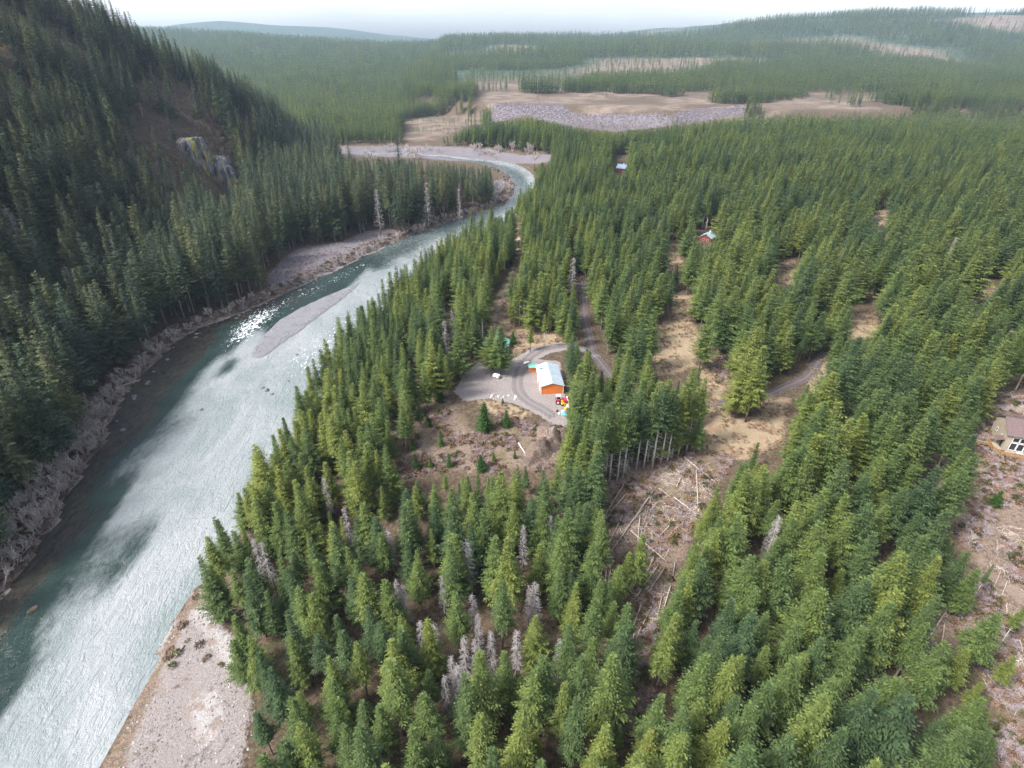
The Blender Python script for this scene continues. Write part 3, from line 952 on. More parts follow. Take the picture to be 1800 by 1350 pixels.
sel = nearest(R_PTS, R_H, 245)
for i in sel:
    lb, gr = near_name(R_PTS[i], R_H[i])
    s = R_H[i] / 24.0; w = s * float(rng.uniform(.86, 1.14)) * R_W[i]
    single_tree(FIR, int(rng.integers(FIR.n)), R_PTS[i], (w, w, s), float(rng.uniform(0, 6.28)), lb, gr)
rest = np.ones(len(R_PTS), bool); rest[sel] = False
P, Hh = R_PTS[rest], R_H[rest]
w = Hh / 24.0 * rng.uniform(.78, 1.16, len(P)) * R_W[rest]
scatter('conifer_forest', P, rng.uniform(0, 6.28, len(P)), np.column_stack((w, w, Hh / 24.0)), rng.integers(0, FIR.n, len(P)), FIR.col,
        'continuous green conifer plantation covering the right bank terrace', 'forest')

sel = nearest(L_PTS, L_H, 130)
for i in sel:
    s = L_H[i] / 40.0; w = s * float(rng.uniform(.85, 1.15))
    onhill = L_PTS[i][2] > 14
    wb = float(poly_sd(L_PTS[i][:1], L_PTS[i][1:2], RIVER)[0]); py_ = L_PTS[i][1]
    size = 'very tall' if L_H[i] > 44 else ('short' if L_H[i] < 32 else 'tall')
    if onhill:
        pl = 'on the steep hillside above the dark pool' if py_ < 230 else 'on the steep hillside above the rapids'
    elif py_ < 230:
        pl = 'behind the bare alders at the dark pool' if wb < 20 else 'at the hill foot behind the alders of the dark pool'
    elif wb < 18:
        pl = 'in the front row along the bank of the rapids'
    else:
        pl = 'behind the front row along the bank of the rapids'
    single_tree(OLD, int(rng.integers(OLD.n)), L_PTS[i], (w, w, s), float(rng.uniform(0, 6.28)), '%s dark old fir %s' % (size, pl), '%s old firs %s' % (size, pl), name='old_fir_tree')
rest = np.ones(len(L_PTS), bool); rest[sel] = False
P, Hh = L_PTS[rest], L_H[rest]
w = Hh / 40.0 * rng.uniform(.82, 1.15, len(P))
scatter('hillside_forest', P, rng.uniform(0, 6.28, len(P)), np.column_stack((w, w, Hh / 40.0)), rng.integers(0, OLD.n, len(P)), OLD.col,
        'dark old conifer forest covering the steep hill and left river bank', 'forest')
w = F_H / 26.0 * rng.uniform(.85, 1.2, len(F_PTS))
scatter('distant_forest', F_PTS, rng.uniform(0, 6.28, len(F_PTS)), np.column_stack((w, w, F_H / 26.0)), rng.integers(0, FARK.n, len(F_PTS)), FARK.col,
        'hazy blue green forest across the far valley and hills', 'forest')
print('TREES', len(R_PTS), len(L_PTS), len(F_PTS))
#==REST==

# ------------------------------------------------------------------ roads and drives
def strip(name, px, width, mat, lift=0.07, step=1.2, world=None, wob=0.25):
    pts = world or [tuple(hit(*p)[:2]) for p in px]
    # smooth and resample the line
    P = np.array(pts); seg = np.r_[0, np.cumsum(np.hypot(*np.diff(P, axis=0).T))]
    t = np.arange(0, seg[-1], step)
    lx = np.interp(t, seg, P[:, 0]); ly = np.interp(t, seg, P[:, 1])
    for _ in range(14):
        lx[1:-1] = (lx[:-2] + 2 * lx[1:-1] + lx[2:]) / 4; ly[1:-1] = (ly[:-2] + 2 * ly[1:-1] + ly[2:]) / 4
    tx, ty = np.gradient(lx), np.gradient(ly); L = np.hypot(tx, ty); nx_, ny_ = -ty / L, tx / L
    K = 9
    c = np.linspace(-1, 1, K)
    wv = width / 2 * (1 + wob * (vnoise(t, t * 0, 7, 5) - .5))
    X = (lx[:, None] + nx_[:, None] * c * wv[:, None]).ravel(); Y = (ly[:, None] + ny_[:, None] * c * wv[:, None]).ravel()
    Z = land(X, Y) + lift - 0.05 * np.tile(np.abs(c) > .95, len(t)) + 0.0
    me, _ = sheet(name, X, Y, Z, K, len(t))
    a = me.attributes.new('across', 'FLOAT', 'POINT'); a.data.foreach_set('value', np.tile(c, len(t)).astype(np.float32))
    al = np.clip(1 - np.minimum(t, t[-1] - t) / 6.0, 0, 1)
    a = me.attributes.new('along', 'FLOAT', 'POINT'); a.data.foreach_set('value', np.repeat(al, K).astype(np.float32))
    me.materials.append(mat)
    return tag(obj(name, me), kind='structure')


def road_mat(name, base, track, crown):
    m, nt, out = new_mat(name)
    at = nd(nt, 'ShaderNodeAttribute', attribute_name='across')
    n1 = noise(nt, 2.5, 5, .7); n2 = noise(nt, .3, 4, .6)
    w = mth(nt, 'ABSOLUTE', mth(nt, 'SUBTRACT', mth(nt, 'ABSOLUTE', mth(nt, 'ADD', at.outputs['Fac'], mth(nt, 'MULTIPLY', mth(nt, 'SUBTRACT', n2, .5), .3))), .42))
    c = mixc(nt, rampf(nt, w, .12, .26), track, base)
    c = mixc(nt, mth(nt, 'MULTIPLY', rampf(nt, n1, .45, .7), .6), c, crown)
    p = princ(nt, out, c, .92, .15, bump(nt, n1, .06))
    al = nd(nt, 'ShaderNodeAttribute', attribute_name='along')
    e = mth(nt, 'ADD', mth(nt, 'MAXIMUM', mth(nt, 'ABSOLUTE', at.outputs['Fac']), al.outputs['Fac']), mth(nt, 'MULTIPLY', mth(nt, 'SUBTRACT', noise(nt, .9, 4, .65), .5), 1.1))
    tr = nd(nt, 'ShaderNodeBsdfTransparent'); ms = nd(nt, 'ShaderNodeMixShader')
    nt.links.new(rampf(nt, e, .62, .95), ms.inputs[0]); nt.links.new(p.outputs[0], ms.inputs[1]); nt.links.new(tr.outputs[0], ms.inputs[2])
    nt.links.new(ms.outputs[0], out.inputs['Surface'])
    return m


M['road'] = road_mat('forest_road_surface', (0.115, 0.092, 0.09), (0.07, 0.062, 0.068), (0.17, 0.13, 0.12))
M['drive'] = road_mat('drive_gravel', (0.17, 0.15, 0.145), (0.125, 0.112, 0.112), (0.22, 0.19, 0.185))
strip('forest_road', None, 5.4, M['road'], world=road_line)
strip('driveway', [(1052, 632), (1022, 612), (996, 607), (970, 609), (944, 618), (924, 634), (914, 652), (908, 672), (912, 692), (932, 710), (958, 722), (978, 736)], 5.2, M['drive'], lift=.09)
strip('grass_track', [(880, 640), (872, 612), (868, 580), (872, 545), (886, 515), (900, 485), (908, 455), (911, 428), (911, 396)], 3.0,
      road_mat('track_soil', (0.30, 0.24, 0.17), (0.27, 0.21, 0.165), (0.36, 0.29, 0.2)))

# ------------------------------------------------------------------ trees told apart one by one
def top_spot(u, v, h):
    """foot of a tree whose tip is seen at (u, v)"""
    dx, dy, dz = ray(u, v)
    t = np.linspace(60, 1500, 2400)
    X, Y = dx * t, dy * t
    k = np.argmax(CAM_H + dz * t - h < land(X, Y))
    return np.array((X[k], Y[k], float(land(X[k:k + 1], Y[k:k + 1])[0])))


for i, (u, v) in enumerate(((1044, 872), (1055, 851), (1070, 851), (1084, 850), (1095, 842), (1101, 829), (1118, 828), (1131, 826), (1146, 824), (1161, 818),
                            (1172, 815), (1180, 807), (1192, 801), (1206, 795), (1216, 790), (1064, 838), (1090, 826), (1110, 816), (1138, 812), (1155, 806), (1186, 796))):
    s = random.uniform(.98, 1.2)
    single_tree(EDGE, i % 5, hit(u, v), (s * .95, s * .95, s), random.random() * 6, 'fir with long bare pale trunk lining the log clearing edge',
                'bare trunked firs along the log clearing edge')
for i, (u, v) in enumerate(((905, 572), (913, 575), (921, 572), (899, 566), (838, 615), (832, 618), (849, 608), (1240, 408), (1234, 404))):
    s = random.uniform(.85, 1.0)
    single_tree(EDGE, (i + 2) % 5, hit(u, v), (s, s, s), random.random() * 6, 'slim fir with bare lower trunk at the edge of the grassy track and cabin',
                'bare trunked firs round the grassy track')
# single firs in the open
OPEN_FIRS = [
    (YOUNG, 0, 852, 757, 11.5, 1.05, 'dark bushy young fir on the brushy slope below the gravel yard'),
    (YOUNG, 1, 884, 710, 2.6, 1.0, 'tiny round fir beside the rocks at the yard edge'),
    (FIR, 3, 866, 650, 20, 1.35, 'pine-green fir in front of the green roofed cabin, standing left of a pair'),
    (FIR, 0, 880, 660, 22.5, 1.55, 'broad fir beside the small white trailer in the yard'),
    (YOUNG, 2, 902, 606, 6.5, 1.0, 'bright green young fir on dry grass beside the cabin'),
    (FIR, 5, 932, 618, 12, 1.2, 'thin airy fir on the dry grass behind the driveway'),
    (EDGE, 1, 956, 614, 17, .8, 'thin fir with bare trunk beside the curved driveway'),
    (FIR, 6, 778, 676, 18, 1.1, 'yellow green fir at the edge of the brushy slope'),
    (FIR, 1, 770, 702, 15, 1.25, 'pale green fir standing apart at the yard corner'),
    (YOUNG, 0, 775, 706, 9, .9, 'dark green low fir under the pale fir at the yard corner'),
    (FIR, 4, 740, 755, 13, 1.0, 'slender fir standing alone on the brown gully slope'),
    (YOUNG, 1, 776, 785, 6.5, .8, 'small half bare fir in the middle of the brown slope'),
    (FIR, 2, 716, 800, 20, 1.0, 'dark columnar fir beside the brown gully'),
    (YOUNG, 2, 890, 750, 7.0, .9, 'olive green young fir at the yard bank beside the grey alder'),
    (FIR, 7, 1310, 742, 31, 1.18, 'largest dense dark fir at the bend of the tan clearing'),
    (FIR, 3, 1292, 735, 28, 1.05, 'broad fir close against the largest fir by the tan clearing'),
    (YOUNG, 0, 1690, 876, 4.2, .95, 'round dark shrub-like fir on brown brush below the tan house'),
    (YOUNG, 2, 1745, 892, 6.0, 1.05, 'dark young fir on the tan grass below the house'),
    (YOUNG, 1, 1320, 826, 11, .55, 'narrow dark young fir at the lower edge of the tan clearing'),
    (FIR, 1, 1690, 1180, 20, 1.35, 'leaning-looking bright green fir standing alone in the felled area'),
    (EDGE, 3, 1752, 1140, 15, .85, 'bare trunked fir with small green tuft in the felled area'),
    (FIR, 5, 1740, 1215, 12, 1.2, 'short yellow green fir among felled poles'),
    (FIR, 6, 1670, 1085, 17, 1.15, 'bright fir at the edge of the brown felled area'),
    (EDGE, 0, 1710, 1052, 12, .7, 'small topped fir beside brown brush, its lower trunk bare'),
    (FIR, 0, 1115, 1040, 21, .95, 'lone fir rising in the middle of the log clearing'),
    (FIR, 2, 680, 563, 24, .85, 'narrow dark fir standing tall at the water edge of the rapids'),
    (FIR, 4, 622, 632, 21, .8, 'narrow dark fir at the water beside the gravel bar'),
    (FIR, 6, 440, 1205, 17, 1.1, 'yellowish fir beside the pale sand bank'),
]
for kd, i, u, v, h, wd, lb in OPEN_FIRS:
    h0 = {id(FIR): 24.0, id(EDGE): 26.0, id(YOUNG): 11.0}[id(kd)]
    s = h / h0
    single_tree(kd, i % kd.n, hit(u, v), (s * wd, s * wd, s), random.random() * 6, lb, None)


for i, (u, v) in enumerate(((752, 742), (757, 752), (868, 812), (790, 822), (758, 826), (726, 790), (905, 806), (732, 828), (846, 828))):
    h = random.uniform(2.5, 7.5); s = h / 11.0
    single_tree(YOUNG, i % 3, hit(u, v), (s * random.uniform(.7, 1.05),) * 2 + (s,), random.random() * 6, 'small young fir scattered on the brown brushy slope', 'young firs on the brushy slope')


def snag_meshes(seed, h):
    rg = random.Random(seed); st, br = MB(), MB()
    r0 = .011 * h
    st.tube([(0, 0, -.5), (.05, .03, h * .4), (-.04, .05, h * .75), (0, 0, h)], [r0 * 1.2, r0 * .9, r0 * .5, .03], 7)
    z = h * .22
    while z < h * .97:
        f = z / h
        for k in range(rg.randint(3, 6)):
            a = rg.random() * 6.283; L = (1 - f) * 3.0 * rg.uniform(.4, 1.1) + .35
            dz = L * rg.uniform(-.35, .15)
            e = (math.cos(a) * L, math.sin(a) * L, z + dz)
            br.tube([(0, 0, z), e], [.06, .03], 3, cap=False)
            for j in range(4):
                s = rg.uniform(.35, 1); b = a + rg.choice((-1, 1)) * rg.uniform(.5, 1.0); l2 = rg.uniform(.35, .9)
                p = (e[0] * s, e[1] * s, z + dz * s)
                br.tube([p, (p[0] + math.cos(b) * l2, p[1] + math.sin(b) * l2, p[2] - rg.uniform(0, .35))], [.045, .025], 3, cap=False)
        z += rg.uniform(.3, .6)
    return st.mesh('trunk', M['snag'], smooth=True), br.mesh('dead_branches', M['snag'])


SNAGS = [snag_meshes(100 + i, 20) for i in range(5)]
for i, (u, v, h, lb) in enumerate(SN):
    p = top_spot(u, v, h); m1, m2 = SNAGS[i % 5]
    grp = 'dead firs scattered through the near stand' if lb is None else None
    if lb == 'thin pale snag on the brown upper hillside':
        grp = 'thin snags on the upper hillside'
    t = thing('dead_fir', lb or 'grey dead fir standing among the green crowns near the gully', 'dead tree', p, random.random() * 6, grp)
    s = h / 20.0; w = s * random.uniform(.75, 1.05)
    t.scale = (w, w, s)
    obj('trunk', m1, t); obj('dead_branches', m2, t)


def alder_mesh(seed, h, stems=5, lean=.35, spread=.5, mat='alder'):
    rg = random.Random(seed); st, tw = MB(), MB()

    def grow(p, d, L, r, depth):
        q = p + d * L
        mid = p + d * L * .5 + Vector((rg.uniform(-.06, .06), rg.uniform(-.06, .06), .03)) * L
        (st if depth < 2 else tw).tube([p, mid, q], [r, r * .8, r * .55], 4 if depth < 2 else 3, cap=False)
        if depth >= 4:
            return
        for k in range(rg.randint(3, 4) if depth else 4):
            s = rg.uniform(.4, 1.0) if k else 1.0
            nd_ = (d + Vector((rg.uniform(-1, 1), rg.uniform(-1, 1), rg.uniform(-.15, .75))) * spread).normalized()
            grow(p + (q - p) * s, nd_, L * rg.uniform(.48, .72), max(.042, r * .55), depth + 1)
    for k in range(stems):
        a = 6.283 * k / stems + rg.uniform(-.4, .4)
        d = Vector((math.cos(a) * lean, math.sin(a) * lean, 1)).normalized()
        grow(Vector((math.cos(a) * .25, math.sin(a) * .25, -.3)), d, h * rg.uniform(.32, .46), .11, 0)
    return st.mesh('stem', M[mat], smooth=True), tw.mesh('twigs', M[mat])


ALD = [alder_mesh(300 + i, 7.0, 4, .5, .55) for i in range(5)]
DEC = [alder_mesh(340 + i, 13.0, 1, .1, .62) for i in range(3)]


def alder(pos, s, label, group, lib=ALD, name='bare_alder', cat='bare tree', lean=None):
    m1, m2 = random.choice(lib)
    t = thing(name, label, cat, pos, random.random() * 6.28, group)
    if lean:
        t.rotation_euler = (lean[0], lean[1], random.random() * 6.28)
    t.scale = (s, s, s * random.uniform(.85, 1.1))
    obj('stem', m1, t); obj('twigs', m2, t)
    return t


bank = np.array([p for p in LEFT_BANK if 40 <= p[1] < 560])
seg = np.r_[0, np.cumsum(np.hypot(*np.diff(bank, axis=0).T))]
dist = 0.0
while dist < seg[-1]:
    bx, by = np.interp(dist, seg, bank[:, 0]), np.interp(dist, seg, bank[:, 1])
    near = by < 190
    for _ in range(3 if near else (2 if by < 270 else 1)):
        off = random.uniform(1.5, 13 if near else 7.5)
        x_, y_ = bx - off, by + off * .3
        z_ = float(land(np.array([x_]), np.array([y_]))[0])
        s = random.uniform(.75, 1.3) * (1.0 if near else .8)
        lb, gr = (('bare pale alder leaning over the dark pool of the river', 'alders over the dark pool') if near else
                  ('low bare grey alder on the left bank beside the rapids', 'alders on the bank beside the rapids'))
        alder((x_, y_, z_), s, lb, gr, lean=(random.uniform(-.1, .1), random.uniform(.1, .35)))
    dist += random.uniform(2.6, 4.6) if near else random.uniform(4.5, 9.5)
for u, v, s, lb in ((736, 466, 1.15, 'pale bare deciduous tree on the right bank above the river narrows'), (1440, 912, .8, 'bare twiggy tree at the edge of the firs above the felled area'),
                    (1478, 855, .85, 'bare grey spreading tree between firs below the tan clearing'), (960, 782, .75, 'grey bare spreading tree on the yard bank'),
                    (1412, 890, .6, 'small bare bush-like tree beside the brown hollow'), (975, 815, .5, 'bare twiggy shrub at the foot of the earth bank'),
                    (740, 770, .6, 'bare grey shrub tree on the brown slope'), (738, 812, .55, 'whitish bare shrub low on the brown slope'),
                    (598, 322, 1.3, 'pinkish bare broadleaf tree below the hill end'), (648, 300, 1.2, 'grey bare broadleaf crown above the bench firs'),
                    (1750, 985, .6, 'grey bare shrub on the brown hillside below the house'), (1700, 960, .6, 'dark twiggy shrub beside felled poles'),
                    (806, 520, .9, 'purplish bare tree beside the grassy track'), (826, 512, .8, 'purplish bare tree at the edge of the grassy track, nearest the firs')):
    alder(hit(u, v), s, lb, None, DEC, name='bare_tree')
for i in range(26):
    u, v = random.uniform(866, 908), random.uniform(322, 378)
    p = hit(u, v)
    if p[2] > .3:
        alder(p, random.uniform(.7, 1.3), 'pale bare shrub on the point inside the river bend', 'shrubs on the point of the river bend', ALD, name='bare_shrub', cat='shrub')
for i in range(40):
    u, v = random.uniform(590, 960), random.uniform(263, 284)
    p = hit(u, v)
    if p[2] > .3:
        alder(p, random.uniform(1.2, 2.0), 'greyish bare shrub on the gravel flats of the far bend', 'shrubs on the far gravel flats', ALD, name='bare_shrub', cat='shrub')

# ------------------------------------------------------------------ brush, stones and litter too many to count
def clump(seed, n, h, w, mat, thick=.035):
    rg = random.Random(seed); m = MB()
    for _ in range(n):
        a = rg.random() * 6.283; l = rg.uniform(.4, 1) * w; b = a + rg.uniform(-.6, .6)
        x0, y0 = rg.uniform(-.3, .3) * w, rg.uniform(-.3, .3) * w
        m.tube([(x0, y0, -.1), (x0 + math.cos(a) * l * .5, y0 + math.sin(a) * l * .5, h * rg.uniform(.5, 1)), (x0 + math.cos(b) * l, y0 + math.sin(b) * l, h * rg.uniform(.2, 1))],
               [thick, thick, thick * .6], 3, cap=False)
    return bpy.data.objects.new('clump', m.mesh('clump', mat))


def coll_of(name, obs):
    c = bpy.data.collections.new(name)
    for o in obs:
        c.objects.link(o)
    return c


def pts_in(polys, n, zoff=0.0):
    out = []
    for p in polys:
        p = np.array(p); x0, y0 = p.min(0); x1, y1 = p.max(0)
        area = (x1 - x0) * (y1 - y0)
        k = int(n * area)
        X = rng.uniform(x0, x1, k); Y = rng.uniform(y0, y1, k)
        s = poly_sd(X, Y, [tuple(q) for q in p]) < 0
        out.append(np.column_stack((X[s], Y[s])))
    q = np.concatenate(out)
    return np.column_stack((q, land(q[:, 0], q[:, 1]) + zoff))


def scat(name, P, coll, n, s0, s1, label, cat):
    s = rng.uniform(s0, s1, len(P)) ** 1.0
    return scatter(name, P, rng.uniform(0, 6.28, len(P)), np.column_stack((s, s, s * rng.uniform(.7, 1.2, len(P)))), rng.integers(0, n, len(P)), coll, label, cat)


M['olive'] = leaf_mat('olive_shrub_leaves', (0.04, 0.05, 0.025), (0.07, 0.07, 0.03), (0.10, 0.09, 0.035), .15)
M['russet'] = leaf_mat('russet_bracken', (0.08, 0.05, 0.035), (0.14, 0.085, 0.055), (0.20, 0.13, 0.085), .1)


def bush(seed, mat, n=60, r=1.6, h=2.2, leaf=1.0):
    rg = random.Random(seed); m = MB(); sp = []
    for _ in range(n):
        a = rg.random() * 6.283; e = rg.uniform(-.1, 1.4); rr = r * rg.uniform(.5, 1)
        c = Vector((math.cos(a) * math.cos(e) * rr, math.sin(a) * math.cos(e) * rr, math.sin(e) * h * rg.uniform(.6, 1)))
        d = Vector((rg.uniform(-1, 1), rg.uniform(-1, 1), rg.uniform(-.5, .8))) * .5 * leaf; w = Vector((rg.uniform(-1, 1), rg.uniform(-1, 1), rg.uniform(-1, 1))) * .2 * leaf
        m.poly([c - d, c + w, c + d, c - w]); sp.append(rg.random())
    return bpy.data.objects.new('bush', m.mesh('bush', mat, spray=sp))


BR = coll_of('brush_models', [clump(i, 34, .75, 1.0, M['brush'] if i % 2 else M['greybrush']) for i in range(6)] + [bush(30, M['russet'], 50, .9, .7, .6), bush(31, M['russet'], 50, 1.1, .8, .7), bush(32, M['olive'], 60, .9, 1.3, .6)])
P = pts_in(W_BRUSH, 1.3)
P = P[(vnoise(P[:, 0], P[:, 1], 5, 81) > .42)]
P = P[poly_sd(P[:, 0], P[:, 1], W_YARDGRAVEL) > .8]
P = P[(poly_sd(P[:, 0], P[:, 1], W(P_SLASH)) > -2) | (rng.random(len(P)) < .45)]
scat('brown_brush', P, BR, 9, .5, 1.6, 'low brown dead brush covering the felled slopes', 'brush')
M['tuft'] = bark_mat('dry_grass', (0.16, 0.12, 0.07), (0.36, 0.30, 0.19))
TU = coll_of('tuft_models', [clump(150 + i, 30, .35, .55, M['tuft'], .03) for i in range(4)] + [clump(160, 30, .6, .8, M['brush']), bush(161, M['russet'], 40, .8, .5, .5)])
P = pts_in(W_TAN, .8); P = P[vnoise(P[:, 0], P[:, 1], 4, 87) > .45]
P = P[poly_sd(P[:, 0], P[:, 1], W_YARDGRAVEL) > .5]
scat('dry_grass_tufts', P, TU, 6, .5, 1.5, 'tufts of dry tan grass on the small clearings', 'grass')
bx = np.array(LEFT_BANK)
k = rng.integers(1, len(LEFT_BANK) - 6, 4200); f = rng.random(4200)[:, None]
q = bx[k] * (1 - f) + bx[k + 1] * f
q = q + np.column_stack((-rng.uniform(0.6, 12, 4200), rng.uniform(0, 4, 4200)))
P = np.column_stack((q, land(q[:, 0], q[:, 1]))); P = P[(P[:, 2] > .2) & (P[:, 1] > 40)]
scat('bank_brush', P, BR, 6, .6, 1.7, 'low bare brush and reeds along the left river bank', 'brush')
P = pts_in(W_FARBLUFF, .35)
scat('bluff_brush', P, coll_of('bluff_models', [clump(60 + i, 44, 3.2, 3.0, M['greybrush'], .16) for i in range(4)]), 4, .16, .42, 'purplish bare scrub covering the distant bluff', 'scrub')
P = L_PTS[rng.integers(0, len(L_PTS), 9000)].copy()
hp = []
while len(hp) < 420:
    u_, v_ = random.uniform(225, 378), random.uniform(140, 290)
    if pip(np.array([u_]), np.array([v_]), P_OCHRE)[0]:
        hp.append(hit(u_, v_))
P[:4200] = np.repeat(np.array(hp), 10, axis=0)
P = P + np.column_stack((rng.normal(0, 9, 9000), rng.normal(0, 9, 9000), np.zeros(9000)))
P[:, 2] = land(P[:, 0], P[:, 1]); P = P[(poly_sd(P[:, 0], P[:, 1], HILL) < -10)]
uu, vv, _ = to_px(P[:, 0], P[:, 1], P[:, 2]); P = P[(uu > -50) & (vv < 700)]
M['moss'] = leaf_mat('yellow_moss_scrub', (0.07, 0.06, 0.04), (0.15, 0.115, 0.04), (0.22, 0.165, 0.055), .1)
M['scrub'] = bark_mat('brown_hill_scrub', (0.10, 0.075, 0.06), (0.22, 0.17, 0.14))


scat('hillside_scrub', P, coll_of('scrub_models', [bush(i, M['moss'] if i < 3 else M['scrub'], 80, 2.2, 3.2) for i in range(4)] + [clump(90 + i, 40, 4, 3, M['scrub'], .09) for i in range(2)]),
     6, .6, 1.4, 'mossy yellow and brown scrub between the hillside firs', 'scrub')


def rock_mesh(seed, mat, sub=2, flat=.6):
    bm = bmesh.new(); bmesh.ops.create_icosphere(bm, subdivisions=sub, radius=1)
    rg = random.Random(seed)
    ax = [Vector((rg.uniform(-1, 1), rg.uniform(-1, 1), rg.uniform(-1, 1))).normalized() for _ in range(9)]
    cut = [rg.uniform(.55, .9) for _ in ax]
    for v in bm.verts:
        for a, c in zip(ax, cut):
            d = v.co.dot(a)
            if d > c:
                v.co -= a * (d - c)
        v.co.z *= flat
    me = bpy.data.meshes.new('boulder'); bm.to_mesh(me); bm.free(); me.materials.append(mat)
    return me


M['whiterock'] = plain('pale_rock', (0.36, 0.34, 0.33), .8, .2, .35, 2)
M['stone'] = plain('beach_stone', (0.20, 0.185, 0.18), .85, .2, .5, 1.2)
STONES = coll_of('stone_models', [bpy.data.objects.new('stone', rock_mesh(i, M['whiterock'] if i == 4 else M['stone'], 1)) for i in range(5)])
P = pts_in([bw_], .9)
P = P[vnoise(P[:, 0], P[:, 1], 6, 88) + .3 * rng.random(len(P)) > .48]
scat('beach_stones', P, STONES, 5, .06, .42, 'grey and white stones littering the river beach', 'stones')
P = pts_in([W([(446, 630), (462, 602), (495, 572), (545, 544), (592, 524), (625, 508), (612, 522), (575, 550), (535, 582), (498, 610), (462, 632)])], .7)
P[:, 2] = .5
scat('bar_stones', P, STONES, 5, .1, .5, 'cobbles covering the grey gravel bar in mid-river', 'stones')
P = pts_in(W_SLIDE, .3)
scat('slide_debris', P, coll_of('debris_models', [bpy.data.objects.new('debris', rock_mesh(70, M['stone'], 1)), clump(180, 20, .7, 1.0, M['greybrush'], .05), clump(181, 24, .9, 1.2, M['brush'], .05)]), 3, .2, 1.0,
     'stones and twigs strewn over the grey gravel slide', 'debris')
twl = [clump(120 + i, 5, .12, 2.2, M['log'], .05) for i in range(4)]
P = pts_in([W(P_SLASH), W(P_RIGHT), W(P_GULLY)], .5, .05)
P = P[vnoise(P[:, 0], P[:, 1], 9, 85) > .58]
scat('slash_litter', P, coll_of('slash_models', twl), 4, .6, 1.6, 'broken sticks and slash strewn over the felled ground', 'slash')
ROCKS = [rock_mesh(40 + i, M['rock'], 3) for i in range(4)]
PALE = [rock_mesh(50 + i, M['whiterock'], 3) for i in range(4)]
for i, (u, v, s, lb) in enumerate(((352, 721, 1.3, 'dark boulder alone in the smooth mid-river'), (470, 686, 1.5, 'dark boulder with foam beside the right bank'), (478, 693, 1.0, 'small dark boulder next to the foamy boulder'),
                                   (463, 682, .9, 'wet boulder touching the foam near the right bank'), (507, 670, .8, 'small boulder between the gravel bar and the near firs'), (523, 624, 1.0, 'dark boulder beside the gravel bar tip'),
                                   (598, 527, 1.0, 'dark boulder in the rapids beyond the gravel bar'), (617, 514, .8, 'little boulder in the bright rapids'), (655, 478, 1.0, 'boulder in the upper rapids by the far bank'))):
    p = on_plane(u, v); o = obj('river_boulder', ROCKS[i % 4]); o.location = (p[0], p[1], .05); o.scale = (s, s * .8, s); o.rotation_euler = (0, 0, i * 1.3)
    tag(o, lb, 'boulder')
p = on_plane(57, 1072); o = obj('river_boulder', rock_mesh(77, M['tanrock'], 3)); o.location = (p[0], p[1], .1); o.scale = (.8, 1.5, .4); o.rotation_euler = (0, 0, -.35)
tag(o, 'long tan rock breaking the surface of the dark pool', 'boulder')
for i in range(22):
    u = random.uniform(862, 910); v = 700 + random.uniform(-5, 5) + (u - 886) * .05
    p = hit(u, v); s = random.uniform(.3, .85)
    o = obj('yard_rock', PALE[i % 4]); o.location = (p[0], p[1], p[2] + .1); o.scale = (s, s, s); o.rotation_euler = (0, 0, i)
    tag(o, 'pale rock in the loose row edging the gravel yard', 'rock', 'pale rocks edging the yard')
for i, (u, v) in enumerate(((300, 1142), (296, 1158), (312, 1150), (330, 1128), (352, 1136), (305, 1172), (366, 1160), (322, 1100), (390, 1172), (372, 1060), (345, 1052))):
    o = obj('beach_shrub', BR.objects[6 + i % 3].data); o.location = hit(u, v); k_ = random.uniform(.9, 1.7); o.scale = (k_, k_, k_ * .8); o.rotation_euler = (0, 0, i * 1.1)
    tag(o, ('russet' if i % 3 < 2 else 'dark olive') + ' low shrub growing on the pale gravel beach', 'shrub', 'shrubs on the gravel beach')
# rapids rocks along the left bank
for i in range(30):
    t_ = random.uniform(.42, .72)
    k = int(t_ * (len(LEFT_BANK) - 10)); a, b = LEFT_BANK[k], LEFT_BANK[k + 1]; f = random.random()
    o = obj('bank_rock', ROCKS[i % 4]); s = random.uniform(.4, 1.2)
    o.location = (a[0] * (1 - f) + b[0] * f + random.uniform(-1, 5), a[1] * (1 - f) + b[1] * f - random.uniform(0, 2), .05); o.scale = (s, s, s * .8); o.rotation_euler = (0, 0, i)
    tag(o, 'dark wet rock at the foot of the left bank by the rapids', 'rock', 'wet rocks along the left bank')

# ------------------------------------------------------------------ logs
def log(u0, v0, u1, v1, label, r=.2, lift=.25, group=None, mat='log', name='fallen_log', stubs=5):
    a, b = hit(u0, v0), hit(u1, v1)
    c = (a + b) / 2; L = float(np.hypot(*(b - a)[:2]))
    ang = math.atan2(b[1] - a[1], b[0] - a[0]); dz = b[2] - a[2]
    t = thing(name, label, 'log', (c[0], c[1], c[2] + lift), ang, group)
    st = MB(); n = 6
    pts = []
    for i in range(n + 1):
        f = i / n - .5
        gx_, gy_ = c[0] + math.cos(ang) * f * L, c[1] + math.sin(ang) * f * L
        pts.append((f * L, random.uniform(-.06, .06), dz * f))
    st.tube(pts, [r * (1.0 - .55 * i / n) for i in range(n + 1)], 7)
    st.build('stem', M[mat], t, smooth=True)
    if stubs:
        bb = MB()
        for k in range(stubs):
            f = random.uniform(-.3, .5); a2 = random.uniform(0, 6.28); l = random.uniform(.4, 1.3)
            bb.tube([(f * L, 0, dz * f), (f * L + .4 * l, math.cos(a2) * l, dz * f + abs(math.sin(a2)) * l)], [.05, .025], 3, cap=False)
        bb.build('branch_stubs', M[mat], t)
    return t


def z3(x, y):
    return 1000 + x / 3.377, 780 + y / 3.377


